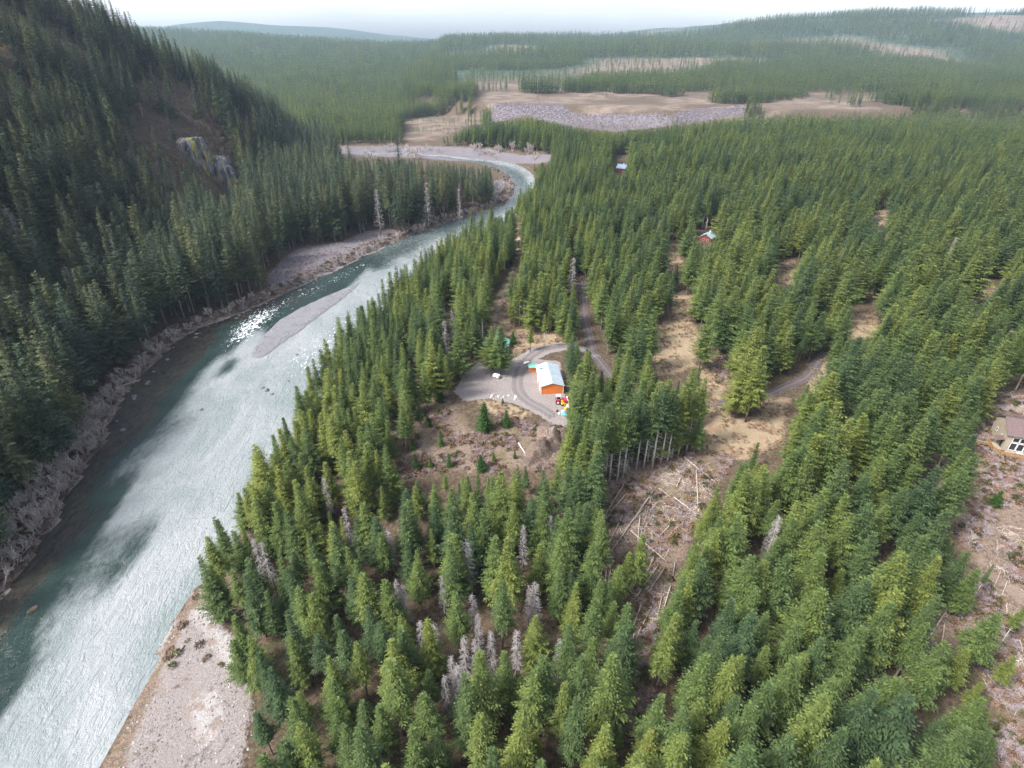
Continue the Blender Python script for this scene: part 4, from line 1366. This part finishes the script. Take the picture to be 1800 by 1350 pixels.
SL = [(330, 250, 210, 450), (500, 290, 250, 650), (490, 320, 410, 600), (530, 280, 600, 325), (620, 335, 750, 440), (680, 95, 860, 240), (755, 160, 765, 380),
      (525, 360, 470, 430), (300, 510, 350, 610), (365, 530, 575, 725), (605, 490, 540, 560), (650, 495, 595, 555), (660, 215, 635, 270), (345, 300, 240, 420),
      (625, 720, 610, 830), (600, 865, 550, 1030), (525, 740, 400, 920), (550, 915, 525, 1030), (480, 1000, 340, 1290), (410, 1020, 335, 1210),
      (390, 1130, 345, 1290), (220, 770, 215, 860), (245, 765, 230, 860), (195, 770, 183, 860), (420, 440, 405, 610), (240, 540, 205, 640),
      (320, 430, 230, 620), (440, 400, 300, 560), (560, 760, 470, 900), (500, 690, 440, 820), (430, 960, 380, 1100), (590, 640, 560, 700)]
SPECIAL = {5: 'long pale log lying crosswise at the top of the clearing', 9: 'straight pale log lying crosswise in the middle of the log clearing',
           4: 'grey log with dead twiggy top at the right edge of the clearing', 6: 'dead treetop lying downhill below the long crosswise log',
           1: 'longest pale pole lying down the log clearing', 15: 'pale log lying along the dark gully beside the right-hand firs'}
for i, s in enumerate(SL):
    g = s[1] > 680 or s[0] < 260
    log(*z3(*s[:2]), *z3(*s[2:]), SPECIAL.get(i) or ('thin pale pole lying down the dark gully' if g else 'thin pale pole lying on the brown clearing'),
        r=random.uniform(.10, .19) if i not in SPECIAL else .22, lift=random.uniform(.45, .9),
        group=None if i in SPECIAL else ('poles lying in the dark gully' if g else 'poles lying on the clearing'), stubs=12 if i in (4, 6) else 4)


def z6(x, y):
    return 1560 + x / 6.583, 980 + y / 6.583


for i, s in enumerate([(240, 570, 140, 790), (940, 490, 720, 570), (690, 600, 420, 1020), (650, 770, 620, 1000), (1310, 150, 1190, 440), (1380, 280, 1310, 460), (910, 340, 860, 440),
                       (1080, 1010, 1030, 1140), (1190, 1080, 1020, 1270), (500, 1120, 410, 1300), (1500, 960, 1578, 1180), (1490, 1100, 1575, 1300), (1375, 540, 1355, 690),
                       (1450, 650, 1465, 880)]):
    log(*z6(*s[:2]), *z6(*s[2:]), {2: 'long white pole lying beside the firs of the felled area', 1: 'thick broken log at the head of the long white pole'}.get(i) or 'pale felled pole on brown brush below the house',
        r=.2 if i in (1, 2) else random.uniform(.1, .17), lift=.3, group=None if i in (1, 2) else 'felled poles below the house', stubs=4)
log(326, 1139, 309, 1162, 'straight bleached driftwood log on the pale beach', r=.22, stubs=0, name='driftwood_log')
log(437, 1128, 421, 1153, 'grey driftwood pole at the foot of the firs by the sand', r=.16, stubs=3, name='driftwood_log')
log(210, 683, 249, 670, 'pale fallen trunk reaching from the left bank over the water', r=.28, lift=.8, stubs=4)
log(296, 583, 340, 579, 'pale fallen trunk at the left bank beside the start of the rapids', r=.25, lift=.6, stubs=2)
log(430, 655, 447, 645, 'dark driftwood stump stranded below the gravel bar', r=.7, lift=.9, mat='brush', name='driftwood_stump', stubs=6)
log(432, 642, 441, 645, 'short brown driftwood piece beside the stranded stump', r=.3, lift=.5, mat='brush', name='driftwood_stump', stubs=2)
log(1014, 497, 1034, 484, 'dark fallen trunk across the end of the forest road', r=.35, lift=.4, mat='brush')
M['whitepaint'] = plain('white_paint', (.62, .62, .61), .55, .4, .12)
for (a, b, c, d, lb) in ((972.4, 752.9, 984.8, 761.2, 'white plastic pipe lying on the edge of the gravel yard'), (911.2, 780.4, 922.6, 798, 'white metal channel lying on the slope below the yard')):
    log(a, b, c, d, lb, r=.24, lift=.3, stubs=0, mat='whitepaint', name='white_pipe')['category'] = 'pipe'
log(996.5, 699, 1000, 710, 'long pale timber beam beside the barn corner', r=.3, lift=.3, stubs=0, mat='whitepaint', name='timber_beam')['category'] = 'beam'
log(985.5, 763, 990, 767, 'short cream board at the end of the white pipe', r=.35, lift=.3, stubs=0, mat='whitepaint', name='cream_board')['category'] = 'board'

# earth bank with roots below the yard
bk = W([(935, 752), (972, 752), (990, 762), (992, 785), (960, 815), (925, 825), (918, 800), (940, 775)])
M['earth'] = gravel_mat('dug_earth', (0.085, 0.058, 0.046), (0.24, 0.18, 0.145), (0.045, 0.035, 0.034), .8)
xs = np.array([p[0] for p in bk]); ys = np.array([p[1] for p in bk])
X, Y = np.meshgrid(np.arange(xs.min() - 1, xs.max() + 1, .5), np.arange(ys.min() - 1, ys.max() + 1, .5)); n_, k_ = X.shape[1], X.shape[0]
X, Y = X.ravel(), Y.ravel(); dd = poly_sd(X, Y, bk)
Z = land(X, Y) + sstep(.5, -4, dd) * (1.2 + 2.6 * vnoise(X, Y, 3.4, 91) + 1.1 * vnoise(X, Y, 1.1, 92)) - .15
me, _u = sheet('earth_bank', X, Y, Z, n_, k_, dd < .6); me.materials.append(M['earth'])
tag(obj('earth_bank', me), kind='structure')

# ------------------------------------------------------------------ rock cliff on the hill
m, nt, out = new_mat('cliff_rock')
tc = nd(nt, 'ShaderNodeNewGeometry'); mp = nd(nt, 'ShaderNodeMapping'); mp.inputs['Scale'].default_value = (.35, .35, .05)
nt.links.new(tc.outputs['Position'], mp.inputs[0])
n1 = noise(nt, 1.3, 5, .6, mp.outputs[0]); n2 = noise(nt, .6, 3, .5, mp.outputs[0])
cc = mixc(nt, rampf(nt, n1, .35, .65), (0.045, 0.043, 0.048), (0.20, 0.19, 0.20))
cc = mixc(nt, rampf(nt, n2, .52, .62), cc, (0.24, 0.22, 0.07))
princ(nt, out, cc, .9, .15, bump(nt, n1, .5))
M['cliff'] = m
c0 = hit(380, 318)
cl = thing('rock_cliff', 'grey broken rock cliff streaked with yellow lichen on the hillside', 'cliff', c0, R(50))


def rock_face(name, half, hgt, x0, y0, lean, seed):
    n, k = 90, 60
    S, T = np.meshgrid(np.linspace(-1, 1, n), np.linspace(0, 1.35, k))
    S, T = S.ravel(), T.ravel(); up_ = np.minimum(T, 1); back = np.maximum(T - 1, 0) / .35
    X = x0 + S * half
    Z = -10 + (hgt + 10) * up_ * (1 - .35 * np.abs(S) ** 3) + (vnoise(X, T * 9, 3.0, seed) - .5) * 3.0 * up_
    led = np.floor(up_ * 5 + vnoise(X, T * 0, 6, seed + 1) * 2) / 5
    Y = y0 + lean * (.5 * up_ + .5 * led) + 9 * S ** 2 + back * 30 - 3.6 * vnoise(X, Z * .12, 2.4, seed + 2) - 1.6 * vnoise(X, Z * .3, 1.1, seed + 3) - 3 * vnoise(X, Z, 9, seed + 4)
    Z = Z - back * 4
    me, _ = sheet(name, X, Y, Z, n, k)
    me.polygons.foreach_set('use_smooth', np.zeros(len(me.polygons), bool))
    me.materials.append(M['cliff'])
    return obj(name, me, cl)


rock_face('rock_face', 15, 36, -5, 0, 14, 200)
rock_face('rock_buttress', 10, 19, 13, -4, 9, 230)
rock_face('rock_buttress', 9, 23, -20, 4, 12, 260)

# ------------------------------------------------------------------ buildings
M['orange'] = plain('orange_siding', (0.58, 0.16, 0.035), .6, .3, .14, .8)
M['roofmetal'] = plain('galvanised_roof', (0.40, 0.47, 0.51), .38, .5, .14, .4, .25)
M['greenroof'] = plain('green_metal_roof', (0.16, 0.42, 0.34), .45, .4, .15, .6)
M['brownroof'] = plain('brown_shingles', (0.13, 0.092, 0.088), .85, .2, .3, 2.5)
M['tanwall'] = plain('tan_siding', (0.30, 0.255, 0.195), .75, .25, .15, .6)
M['deckwood'] = plain('cedar_deck', (0.30, 0.17, 0.075), .7, .25, .3, 1.5)
M['greywood'] = plain('grey_deck', (0.20, 0.17, 0.17), .8, .2, .25, 1.5)
M['redwall'] = plain('red_siding', (0.17, 0.035, 0.026), .7, .25, .2, 1)
M['blueroof'] = plain('slate_blue_roof', (0.16, 0.22, 0.30), .5, .4, .15, 1)
M['cyanroof'] = plain('pale_cyan_roof', (0.28, 0.39, 0.42), .4, .45, .1, 1)
M['white'] = M['whitepaint']
M['dark'] = plain('dark_metal', (0.03, 0.03, 0.032), .5, .4, .2)
m, nt, out = new_mat('window_glass')
princ(nt, out, (0.02, 0.025, 0.03), .06, .6)
M['glass'] = m


def gable(root, w, d, hw, hr, wallm, roofm, over=.35, ridge='y', thick=.16, ribs=0, panes=()):
    """walls, two roof slopes and ridge cap; x from 0 to w, y from 0 to d"""
    wl_ = MB()
    if ridge == 'y':
        wl_.poly([(0, 0, -.4), (w, 0, -.4), (w, 0, hw), (w / 2, 0, hr), (0, 0, hw)]); wl_.poly([(w, d, -.4), (0, d, -.4), (0, d, hw), (w / 2, d, hr), (w, d, hw)])
        wl_.poly([(0, d, -.4), (0, 0, -.4), (0, 0, hw), (0, d, hw)]); wl_.poly([(w, 0, -.4), (w, d, -.4), (w, d, hw), (w, 0, hw)])
    else:
        wl_.poly([(0, d, -.4), (0, 0, -.4), (0, 0, hw), (0, d / 2, hr), (0, d, hw)]); wl_.poly([(w, 0, -.4), (w, d, -.4), (w, d, hw), (w, d / 2, hr), (w, 0, hw)])
        wl_.poly([(0, 0, -.4), (w, 0, -.4), (w, 0, hw), (0, 0, hw)]); wl_.poly([(w, d, -.4), (0, d, -.4), (0, d, hw), (w, d, hw)])
    wall = wl_.build('wall', wallm, root)
    half = (w if ridge == 'y' else d) / 2; sl = (hr - hw) / half
    res = []
    for sgn in (-1, 1):
        r_ = MB()
        def P(s, t, up):      # s: 0 ridge .. 1 eave, t along the ridge
            off = sgn * s * (half + over); zz = hr - s * (half + over) * sl + .05 + up
            return (w / 2 + off, t, zz) if ridge == 'y' else (t, d / 2 + off, zz)
        t0, t1 = -over, (d if ridge == 'y' else w) + over
        a, b, c, e = P(0, t0, thick), P(1, t0, thick), P(1, t1, thick), P(0, t1, thick)
        A_, B_, C_, E_ = P(0, t0, 0), P(1, t0, 0), P(1, t1, 0), P(0, t1, 0)
        for q in ((a, b, c, e), (E_, C_, B_, A_), (A_, B_, b, a), (B_, C_, c, b), (C_, E_, e, c)):
            r_.poly(q)
        ro = r_.build('roof_slope', roofm, root)
        if ribs:
            rb = MB(); k = t0 + .3
            while k < t1:
                rb.bar(P(0.01, k, thick + .03), P(.995, k, thick + .03), .06, .06); k += ribs
            rb.build('roof_ribs', roofm, ro)
        res.append(ro)
    rc = MB()
    rc.bar((w / 2, -over, hr + thick + .06) if ridge == 'y' else (-over, d / 2, hr + thick + .06), (w / 2, d + over, hr + thick + .06) if ridge == 'y' else (w + over, d / 2, hr + thick + .06), .45, .08)
    rc.build('ridge_cap', roofm, root)
    return wall, res


def window(wall, c, w, h, face, frame=M['white']):
    """face: -y or -x side; pane set back in a raised frame"""
    f = MB(); t = .1
    def pt(a, b, o):
        return (c[0] + a, c[1] - o, c[2] + b) if face == 'y' else (c[0] - o, c[1] + a, c[2] + b)
    for a0, b0, a1, b1 in ((-w / 2, -h / 2, w / 2, -h / 2), (-w / 2, h / 2, w / 2, h / 2), (-w / 2, -h / 2, -w / 2, h / 2), (w / 2, -h / 2, w / 2, h / 2)):
        f.bar(pt(a0, b0, .04), pt(a1, b1, .04), t, .12)
    fo = f.build('window_frame', frame, wall)
    g = MB(); g.poly([pt(-w / 2, -h / 2, .02), pt(w / 2, -h / 2, .02), pt(w / 2, h / 2, .02), pt(-w / 2, h / 2, .02)]); g.build('window_pane', M['glass'], wall)
    return fo


# the barn
barn = thing('barn', 'large orange barn with a pale metal gable roof beside the gravel yard', 'barn', (11.4, 189.3, 12.02), R(4.6))
wl1, rs = gable(barn, 8.7, 16.6, 3.9, 5.3, M['orange'], M['roofmetal'], .4, 'y', .14, .95)
sk = MB(); sk.poly([(1.0, 12.6, 4.75), (3.0, 12.6, 5.07), (3.0, 12.95, 5.07), (1.0, 12.95, 4.75)])
sk = MB(); sk.box((2.0, 12.8, 4.83), (2.2, .3, .1)); so = sk.build('roof_vent', M['dark'], rs[0]); so.rotation_euler = (0, 0, 0)
tr = MB()
for p in ((0, 0), (8.7, 0)):
    tr.box((p[0], p[1], 1.9), (.22, .22, 3.9))
tr.build('corner_trim', M['white'], barn)
bd = MB(); bd.box((-.06, 4.2, 1.55), (.1, 3.4, 3.1)); dd_ = bd.build('door', M['white'], wl1)
bd = MB(); bd.box((-.06, 10.5, 1.55), (.1, 3.4, 3.1)); bd.build('door', M['white'], wl1)
bd = MB(); bd.box((4.35, -.03, .12), (8.5, .1, .25)); bd.build('sill', M['white'], wl1)
# the lean shed
shed = thing('small_shed', 'small orange shed with green roof behind the barn corner', 'shed', (7.3, 207.6, 12.02), R(6))
gable(shed, 3.4, 3.0, 2.2, 2.9, M['orange'], M['greenroof'], .3, 'x', .1)
pt_ = thing('propane_tank', 'white propane tank beside the small orange shed', 'tank', (6.2, 214.5, 12.02), R(25))
tk = MB(); tk.tube([(-1.3, 0, .75), (-1.1, 0, .75), (1.1, 0, .75), (1.3, 0, .75)], [.3, .55, .55, .3], 12); tk.build('tank_body', M['white'], pt_, smooth=True)
for s in (-.8, .8):
    tk = MB(); tk.box((s, 0, .12), (.2, .9, .4)); tk.build('foot', M['dark'], pt_)
# the cabin
cb = hit(849, 626)
cabin = thing('cabin', 'cabin with green metal roof half hidden behind the yard firs', 'cabin', (cb[0], cb[1], cb[2] - .1), R(-4))
wc, rc_ = gable(cabin, 10.6, 9.5, 3.4, 6.0, M['orange'], M['greenroof'], .6, 'y', .14, 1.1)
window(wc, (2.4, 0, 1.7), 1.2, 1.2, 'y'); window(wc, (7.6, 0, 1.7), 1.2, 1.2, 'y')
ch = MB(); ch.tube([(3, 8, 4.5), (3, 8, 7.2)], [.22, .22], 8); ch.tube([(3, 8, 7.2), (3, 8, 7.5)], [.35, .35], 8); ch.build('chimney_pipe', M['white'], rc_[0])
dk = MB(); dk.box((-1.6, 4.5, .75), (3.0, 5.5, .2)); do = dk.build('deck', M['tanwall'], cabin)
rl = MB()
for p, q in (((-3, 1.8), (-3, 7.2)), ((-3, 1.8), (-.2, 1.8)), ((-3, 7.2), (-.2, 7.2))):
    for zz in (1.25, 1.85):
        rl.bar((p[0], p[1], zz), (q[0], q[1], zz), .12, .14)
    for f in (0, .33, .66, 1):
        rl.bar((p[0] + (q[0] - p[0]) * f, p[1] + (q[1] - p[1]) * f, 0), (p[0] + (q[0] - p[0]) * f, p[1] + (q[1] - p[1]) * f, 1.9), .12)
rl.build('railing', M['white'], do)
# far red houses
for (u, v, w, d, hw, hr, rz, rm, rid, lb) in ((1083, 303, 10, 9, 4.6, 7.8, R(-32), M['blueroof'], 'x', 'red house with slate blue roof deep in the far plantation'),
                                             (1229, 424, 8, 9, 3.2, 5.6, R(-38), M['cyanroof'], 'y', 'small red house with pale cyan metal roof between firs')):
    p = hit(u, v); h_ = thing('red_house', lb, 'house', p, rz)
    wq, rq = gable(h_, w, d, hw, hr, M['redwall'], rm, .6, rid)
    window(wq, (w * .35, 0, 1.6), 1.2, 1.1, 'y'); window(wq, (w * .7, 0, 1.6), 1.2, 1.1, 'y'); window(wq, (0, d * .5, 1.6), 1.1, 1.1, 'x')
    q = MB(); q.box((w * .6, d * .55, hr + .5), (.6, .6, 1.6)); q.build('chimney', M['white'], rq[1])
# the tan house on the right
hrz = math.atan2(-.36, .93)
P2 = hit(1764, 793)
hs_ = tan = thing('tan_house', 'tan house with brown shingle roof, glazed front and raised wooden deck', 'house', (P2[0] - 1.6, P2[1] - .4, 12.9), hrz)
wh, rh = gable(hs_, 13.0, 10.5, 5.4, 8.4, M['tanwall'], M['brownroof'], .55, 'x', .18)
hs_.scale = (1.12, 1.12, 1.12)
# clerestory step at the ridge
q = MB(); q.box((6.5, 5.6, 8.55), (13.9, .3, .5)); q.build('ridge_wall', M['tanwall'], hs_)
q = MB(); q.poly([(-.6, 5.3, 9.0), (13.6, 5.3, 9.0), (13.6, 7.6, 8.3), (-.6, 7.6, 8.3)]); q.poly([(-.6, 7.6, 8.15), (13.6, 7.6, 8.15), (13.6, 5.3, 8.85), (-.6, 5.3, 8.85)])
q.poly([(-.6, 5.3, 8.85), (13.6, 5.3, 8.85), (13.6, 5.3, 9.0), (-.6, 5.3, 9.0)]); q.build('upper_roof', M['brownroof'], hs_)
for cx_ in (2.3, 4.1, 5.9, 7.7, 9.5, 11.3):
    window(wh, (cx_, 0, 3.85), 1.55, 1.5, 'y'); window(wh, (cx_, 0, 1.5), 1.55, 2.4, 'y')
window(wh, (0, 3.2, 2.6), 1.0, 1.2, 'x'); window(wh, (0, 7.4, 2.6), 1.0, 1.2, 'x')
q = MB(); q.box((-.05, 1.6, 1.05), (.1, 1.0, 2.1)); dr = q.build('door', M['dark'], wh)
q = MB(); q.poly([(-1.9, .3, 2.75), (.1, .3, 3.3), (.1, 2.9, 3.3), (-1.9, 2.9, 2.75)]); q.poly([(-1.9, 2.9, 2.65), (.1, 2.9, 3.2), (.1, .3, 3.2), (-1.9, .3, 2.65)])
q.poly([(-1.9, .3, 2.65), (.1, .3, 3.2), (.1, .3, 3.3), (-1.9, .3, 2.75)]); q.poly([(-1.9, 2.9, 2.75), (-1.9, 2.9, 2.65), (-1.9, .3, 2.65), (-1.9, .3, 2.75)]); q.build('porch_roof', M['brownroof'], hs_)
dpoly = [(-2.6, 3.4), (-2.6, -1.2), (-1.2, -3.2), (12.5, -3.2), (12.5, -.05), (-.05, -.05), (-.05, 3.4)]
q = MB(); q.poly([(a, b, -.02) for a, b in dpoly]); q.poly([(a, b, -.25) for a, b in dpoly][::-1])
for i in range(len(dpoly)):
    a, b = dpoly[i], dpoly[(i + 1) % len(dpoly)]; q.poly([(a[0], a[1], -.25), (b[0], b[1], -.25), (b[0], b[1], -.02), (a[0], a[1], -.02)])
dk = q.build('deck', M['tanwall'], hs_)
rl = MB(); posts = MB()
for a, b in zip(dpoly[:3], dpoly[1:4]):
    L = math.hypot(b[0] - a[0], b[1] - a[1])
    for zz in (.15, 1.05):
        rl.bar((a[0], a[1], zz), (b[0], b[1], zz), .12, .12)
    n = int(L / .22)
    for i in range(n + 1):
        f = i / n; rl.bar((a[0] + (b[0] - a[0]) * f, a[1] + (b[1] - a[1]) * f, -.2), (a[0] + (b[0] - a[0]) * f, a[1] + (b[1] - a[1]) * f, 1.05), .14, .05)
    for f in (0, .5):
        px_, py_ = a[0] + (b[0] - a[0]) * f, a[1] + (b[1] - a[1]) * f
        posts.box((px_, py_, -.7), (.2, .2, 2.2))
rl.build('railing', M['deckwood'], dk); posts.build('deck_posts', M['deckwood'], dk)
q = MB(); q.box((-6.0, 2.2, -.12), (6.8, 2.2, .2)); rp = q.build('walkway', M['greywood'], hs_)
q = MB()
for yy in (1.1, 3.3):
    q.bar((-9.3, yy, .9), (-2.7, yy, .9), .1, .1)
    for i in range(6):
        q.bar((-9.3 + 1.3 * i, yy, -.9), (-9.3 + 1.3 * i, yy, .9), .1)
q.bar((-9.3, 1.1, .9), (-9.3, 3.3, .9), .1)
q.build('railing', M['tanwall'], rp)
q = MB()
for i in range(30):
    q.bar((-9.3 + .22 * i, 1.05, -.2), (-9.3 + .22 * i, 1.05, .9), .08)
q.build('balusters', M['deckwood'], rp)
gr = MB(); gr.tube([(-.6, -1.6, 0), (-.6, -1.6, .9)], [.3, .35], 8); gr.tube([(-.6, -1.6, .9), (-.6, -1.6, 1.2)], [.38, .1], 8)
# deck furniture
tb = thing('deck_table', 'pale table with chairs on the deck of the tan house', 'table', hs_.matrix_basis @ Vector((3.8, -1.7, 0)), hrz)
q = MB(); q.box((0, 0, .72), (1.8, .9, .06)); q.build('table_top', M['white'], tb)
for a in (-.75, .75):
    for b in (-.35, .35):
        q = MB(); q.box((a, b, .35), (.07, .07, .7)); q.build('leg', M['dark'], tb)

# ------------------------------------------------------------------ vehicles and yard things
M['blackpaint'] = plain('black_car_paint', (0.02, 0.02, 0.023), .25, .5, .1)
M['whitecar'] = plain('white_car_paint', (.75, .75, .74), .3, .5, .06)
M['greycar'] = plain('grey_car_paint', (.32, .34, .37), .3, .5, .06)
M['redpaint'] = plain('red_paint', (.55, .03, .06), .35, .5, .12)
M['tyre'] = plain('tyre_rubber', (.02, .02, .02), .9, .2, .2)
M['yellow'] = plain('yellow_paint', (.75, .45, .03), .5, .4, .12)
M['glare_red'] = plain('overexposed_red_paint', (.78, .42, .50), .7, .3, .2)  # tractor red washed out to pink: overexposure painted into the colour
M['bluetarp'] = plain('blue_tarp', (.12, .42, .62), .6, .3, .2)
M['tantarp'] = plain('cream_tarp', (.72, .64, .52), .75, .3, .2)


def wheel(parent, c, r, w, rim=M['white']):
    q = MB(); q.tube([(c[0] - w / 2, c[1], c[2]), (c[0] + w / 2, c[1], c[2])], [r, r], 14)
    o = q.build('wheel', M['tyre'], parent)
    q = MB(); q.tube([(c[0] - w / 2 - .02, c[1], c[2]), (c[0] + w / 2 + .02, c[1], c[2])], [r * .5, r * .5], 10); q.build('rim', rim, o)


def car(name, label, cat, loc, rz, paint, pickup=False):
    """length along y, front at -y"""
    t = thing(name, label, cat, loc, rz)
    low = [(-2.35, .4), (-2.3, .85), (-1.1, 1.0), (2.25, 1.02), (2.35, .5), (2.3, .35), (-2.3, .35)]
    hw = .92
    def prof(p, w0, nm, mat, par=t, w1=None):
        q = MB(); n = len(p); w1 = w1 or w0
        zt = max(z for _, z in p); zb = min(z for _, z in p)
        W_ = lambda z: w0 + (w1 - w0) * (z - zb) / (zt - zb)
        q.poly([(-W_(z), y_, z) for y_, z in p]); q.poly([(W_(z), y_, z) for y_, z in p][::-1])
        for i in range(n):
            (a, b), (c, d) = p[i], p[(i + 1) % n]
            q.poly([(-W_(b), a, b), (W_(b), a, b), (W_(d), c, d), (-W_(d), c, d)])
        return q.build(nm, mat, par)
    body = prof(low, hw, 'body', paint)
    if pickup:
        prof([(-1.0, 1.0), (-.45, 1.62), (.55, 1.65), (.75, 1.0)], .88, 'cab_glass', M['glass'], w1=.72)
        prof([(-.42, 1.64), (.52, 1.67), (.52, 1.74), (-.4, 1.72)], .74, 'cab_roof', paint)
        q = MB(); q.box((0, 1.55, 1.035), (1.5, 1.35, .03)); q.build('load_bed', M['dark'], t)
    else:
        prof([(-1.05, 1.0), (-.4, 1.62), (1.75, 1.64), (2.2, 1.02)], .88, 'cabin_glass', M['glass'], w1=.72)
        prof([(-.38, 1.63), (1.75, 1.66), (1.7, 1.74), (-.3, 1.72)], .74, 'roof', paint)
    for sx in (-.85, .85):
        for sy in (-1.45, 1.45):
            wheel(t, (sx, sy, .36), .36, .24)
    for sx in (-.62, .62):
        q = MB(); q.box((sx, -2.33, .7), (.35, .08, .18)); q.build('headlight', M['white'], body)
        q = MB(); q.box((sx * 1.15, 2.34, .78), (.2, .06, .28)); q.build('tail_light', M['redpaint'], body)
    return t


car('parked_suv', 'black car parked on the grassy track between the firs', 'car', hit(911, 430), R(8), M['blackpaint'])
car('parked_pickup', 'white pickup parked behind the yard firs by the cabin', 'pickup', hit(872, 634), R(-8), M['whitecar'], True)
car('parked_car', 'grey car parked in front of the cabin corner', 'car', hit(853, 638), R(12), M['greycar'])
tl = thing('box_trailer', 'small white trailer parked beside the broad yard fir', 'trailer', hit(873, 664), R(58))
q = MB(); q.box((0, 0, .95), (1.7, 2.9, 1.0), top=.94); q.build('trailer_body', M['white'], tl)
q = MB(); q.box((0, 0, .38), (1.5, 2.8, .12)); q.bar((0, -1.4, .4), (0, -2.4, .4), .1); q.build('drawbar', M['dark'], tl)
for sx in (-.9, .9):
    wheel(tl, (sx, .1, .33), .33, .2)
# tractor
tp = hit(985, 709)
tr = tract = thing('red_tractor', 'red tractor with front loader parked below the barn', 'tractor', tp, R(86))
tract.scale = (1.25, 1.25, 1.25)
q = MB(); q.box((0, -1.15, 1.2), (.85, 1.8, .75), top=.9); q.build('hood', M['redpaint'], tr)
q = MB(); q.box((0, .5, .9), (.9, 1.9, .45)); q.build('chassis', M['dark'], tr)
for sx in (-.85, .85):
    wheel(tr, (sx, .75, .78), .78, .42, M['glare_red']); wheel(tr, (sx * .9, -1.6, .45), .45, .28, M['glare_red'])
    q = MB(); q.box((sx * .95, .75, 1.62), (.5, 1.3, .1)); q.build('fender', M['redpaint'], tr)
q = MB(); q.box((0, .7, 1.35), (.6, .55, .15)); q.box((0, .98, 1.65), (.6, .12, .55)); q.build('seat', M['dark'], tr)
q = MB()
for sx in (-.5, .5):
    q.bar((sx, 1.2, 1.2), (sx, 1.2, 2.7), .1)
q.box((0, .7, 2.75), (1.4, 1.5, .1)); q.build('canopy', M['glare_red'], tr)
q = MB()
for sx in (-.62, .62):
    q.bar((sx, -.3, 1.6), (sx, -2.2, 1.3), .12); q.bar((sx, -2.2, 1.3), (sx, -2.8, .4), .12)
q.build('loader_arms', M['redpaint'], tr)
q = MB(); q.poly([(-1, -2.8, .1), (1, -2.8, .1), (1, -3.5, .1), (-1, -3.5, .1)]); q.poly([(-1, -2.8, .1), (-1, -2.75, .8), (1, -2.75, .8), (1, -2.8, .1)])
q.poly([(-1, -2.8, .1), (-1, -3.5, .1), (-1, -2.75, .8)]); q.poly([(1, -2.8, .1), (1, -2.75, .8), (1, -3.5, .1)]); q.build('bucket', M['glare_red'], tr)
# yellow digger
dg = thing('yellow_digger', 'small yellow digger beside the red tractor', 'digger', hit(988.5, 713.5), R(20))
for sx in (-.5, .5):
    q = MB(); q.box((sx, 0, .25), (.3, 1.6, .5), top=.8); q.build('track', M['tyre'], dg)
q = MB(); q.box((0, .1, .8), (1.0, 1.2, .55), top=.85); q.build('body', M['yellow'], dg)
q = MB(); q.box((0, .35, 1.45), (.8, .7, .75), top=.85); q.build('cab', M['yellow'], dg)
q = MB(); q.bar((0, -.5, 1.0), (0, -1.3, 2.1), .16); q.bar((0, -1.3, 2.1), (0, -2.0, 1.1), .14); q.build('boom', M['yellow'], dg)
q = MB(); q.box((0, -2.05, .9), (.5, .4, .35), top=.6); q.build('bucket', M['dark'], dg)


def heap(u, v, r, h, mat, name, label, cat, seed):
    rg = random.Random(seed); t = MB(); n = 12
    rows = []
    for li, (rr, zz) in enumerate(((1.0, 0.0), (.92, .55), (.6, .95), (.12, 1.0))):
        rows.append([(math.cos(6.283 * k / n) * r * rr * rg.uniform(.85, 1.1), math.sin(6.283 * k / n) * r * rr * .75 * rg.uniform(.85, 1.1), zz * h * rg.uniform(.85, 1.1)) for k in range(n)])
    for a, b in zip(rows[:-1], rows[1:]):
        for k in range(n):
            t.poly([a[k], a[(k + 1) % n], b[(k + 1) % n], b[k]])
    t.poly(rows[-1])
    o = t.build(name, mat)
    o.location = hit(u, v); o.rotation_euler = (0, 0, rg.random() * 3)
    return tag(o, label, cat)


heap(1001, 718, 1.5, 1.7, M['tantarp'], 'tarp_covered_pile', 'cream tarp covered pile at the edge of the yard by the firs', 'tarp pile', 1)
heap(991, 729.5, 1.3, .5, M['bluetarp'], 'blue_tarp', 'crumpled bright blue tarp on the gravel below the tractor', 'tarp', 2)
heap(995, 720.5, .9, .8, M['yellow'], 'material_pile', 'orange yellow pile between the digger and the cream tarp', 'pile', 3)
heap(983, 728, .7, .6, M['white'], 'white_sack', 'white sack on the gravel beside the blue tarp', 'sack', 4)
heap(979.5, 724, .6, .8, M['dark'], 'dark_barrel', 'dark bin on the gravel beside the white sack', 'bin', 5)
heap(990, 724.5, .9, .6, M['tantarp'], 'lumber_scraps', 'pale lumber scraps above the blue tarp', 'lumber', 6)

# ------------------------------------------------------------------ haze
hz = MB(); hz.box((0, 3900, 205), (17000, 9400, 425))
m, nt, out = new_mat('valley_haze')
pv = nd(nt, 'ShaderNodeVolumePrincipled')
pv.inputs['Color'].default_value = (0.58, 0.76, 1.0, 1)
pv.inputs['Density'].default_value = 0.00005
pv.inputs['Anisotropy'].default_value = 0.1
nt.links.new(pv.outputs[0], out.inputs['Volume'])
tag(hz.build('haze', m), kind='stuff')
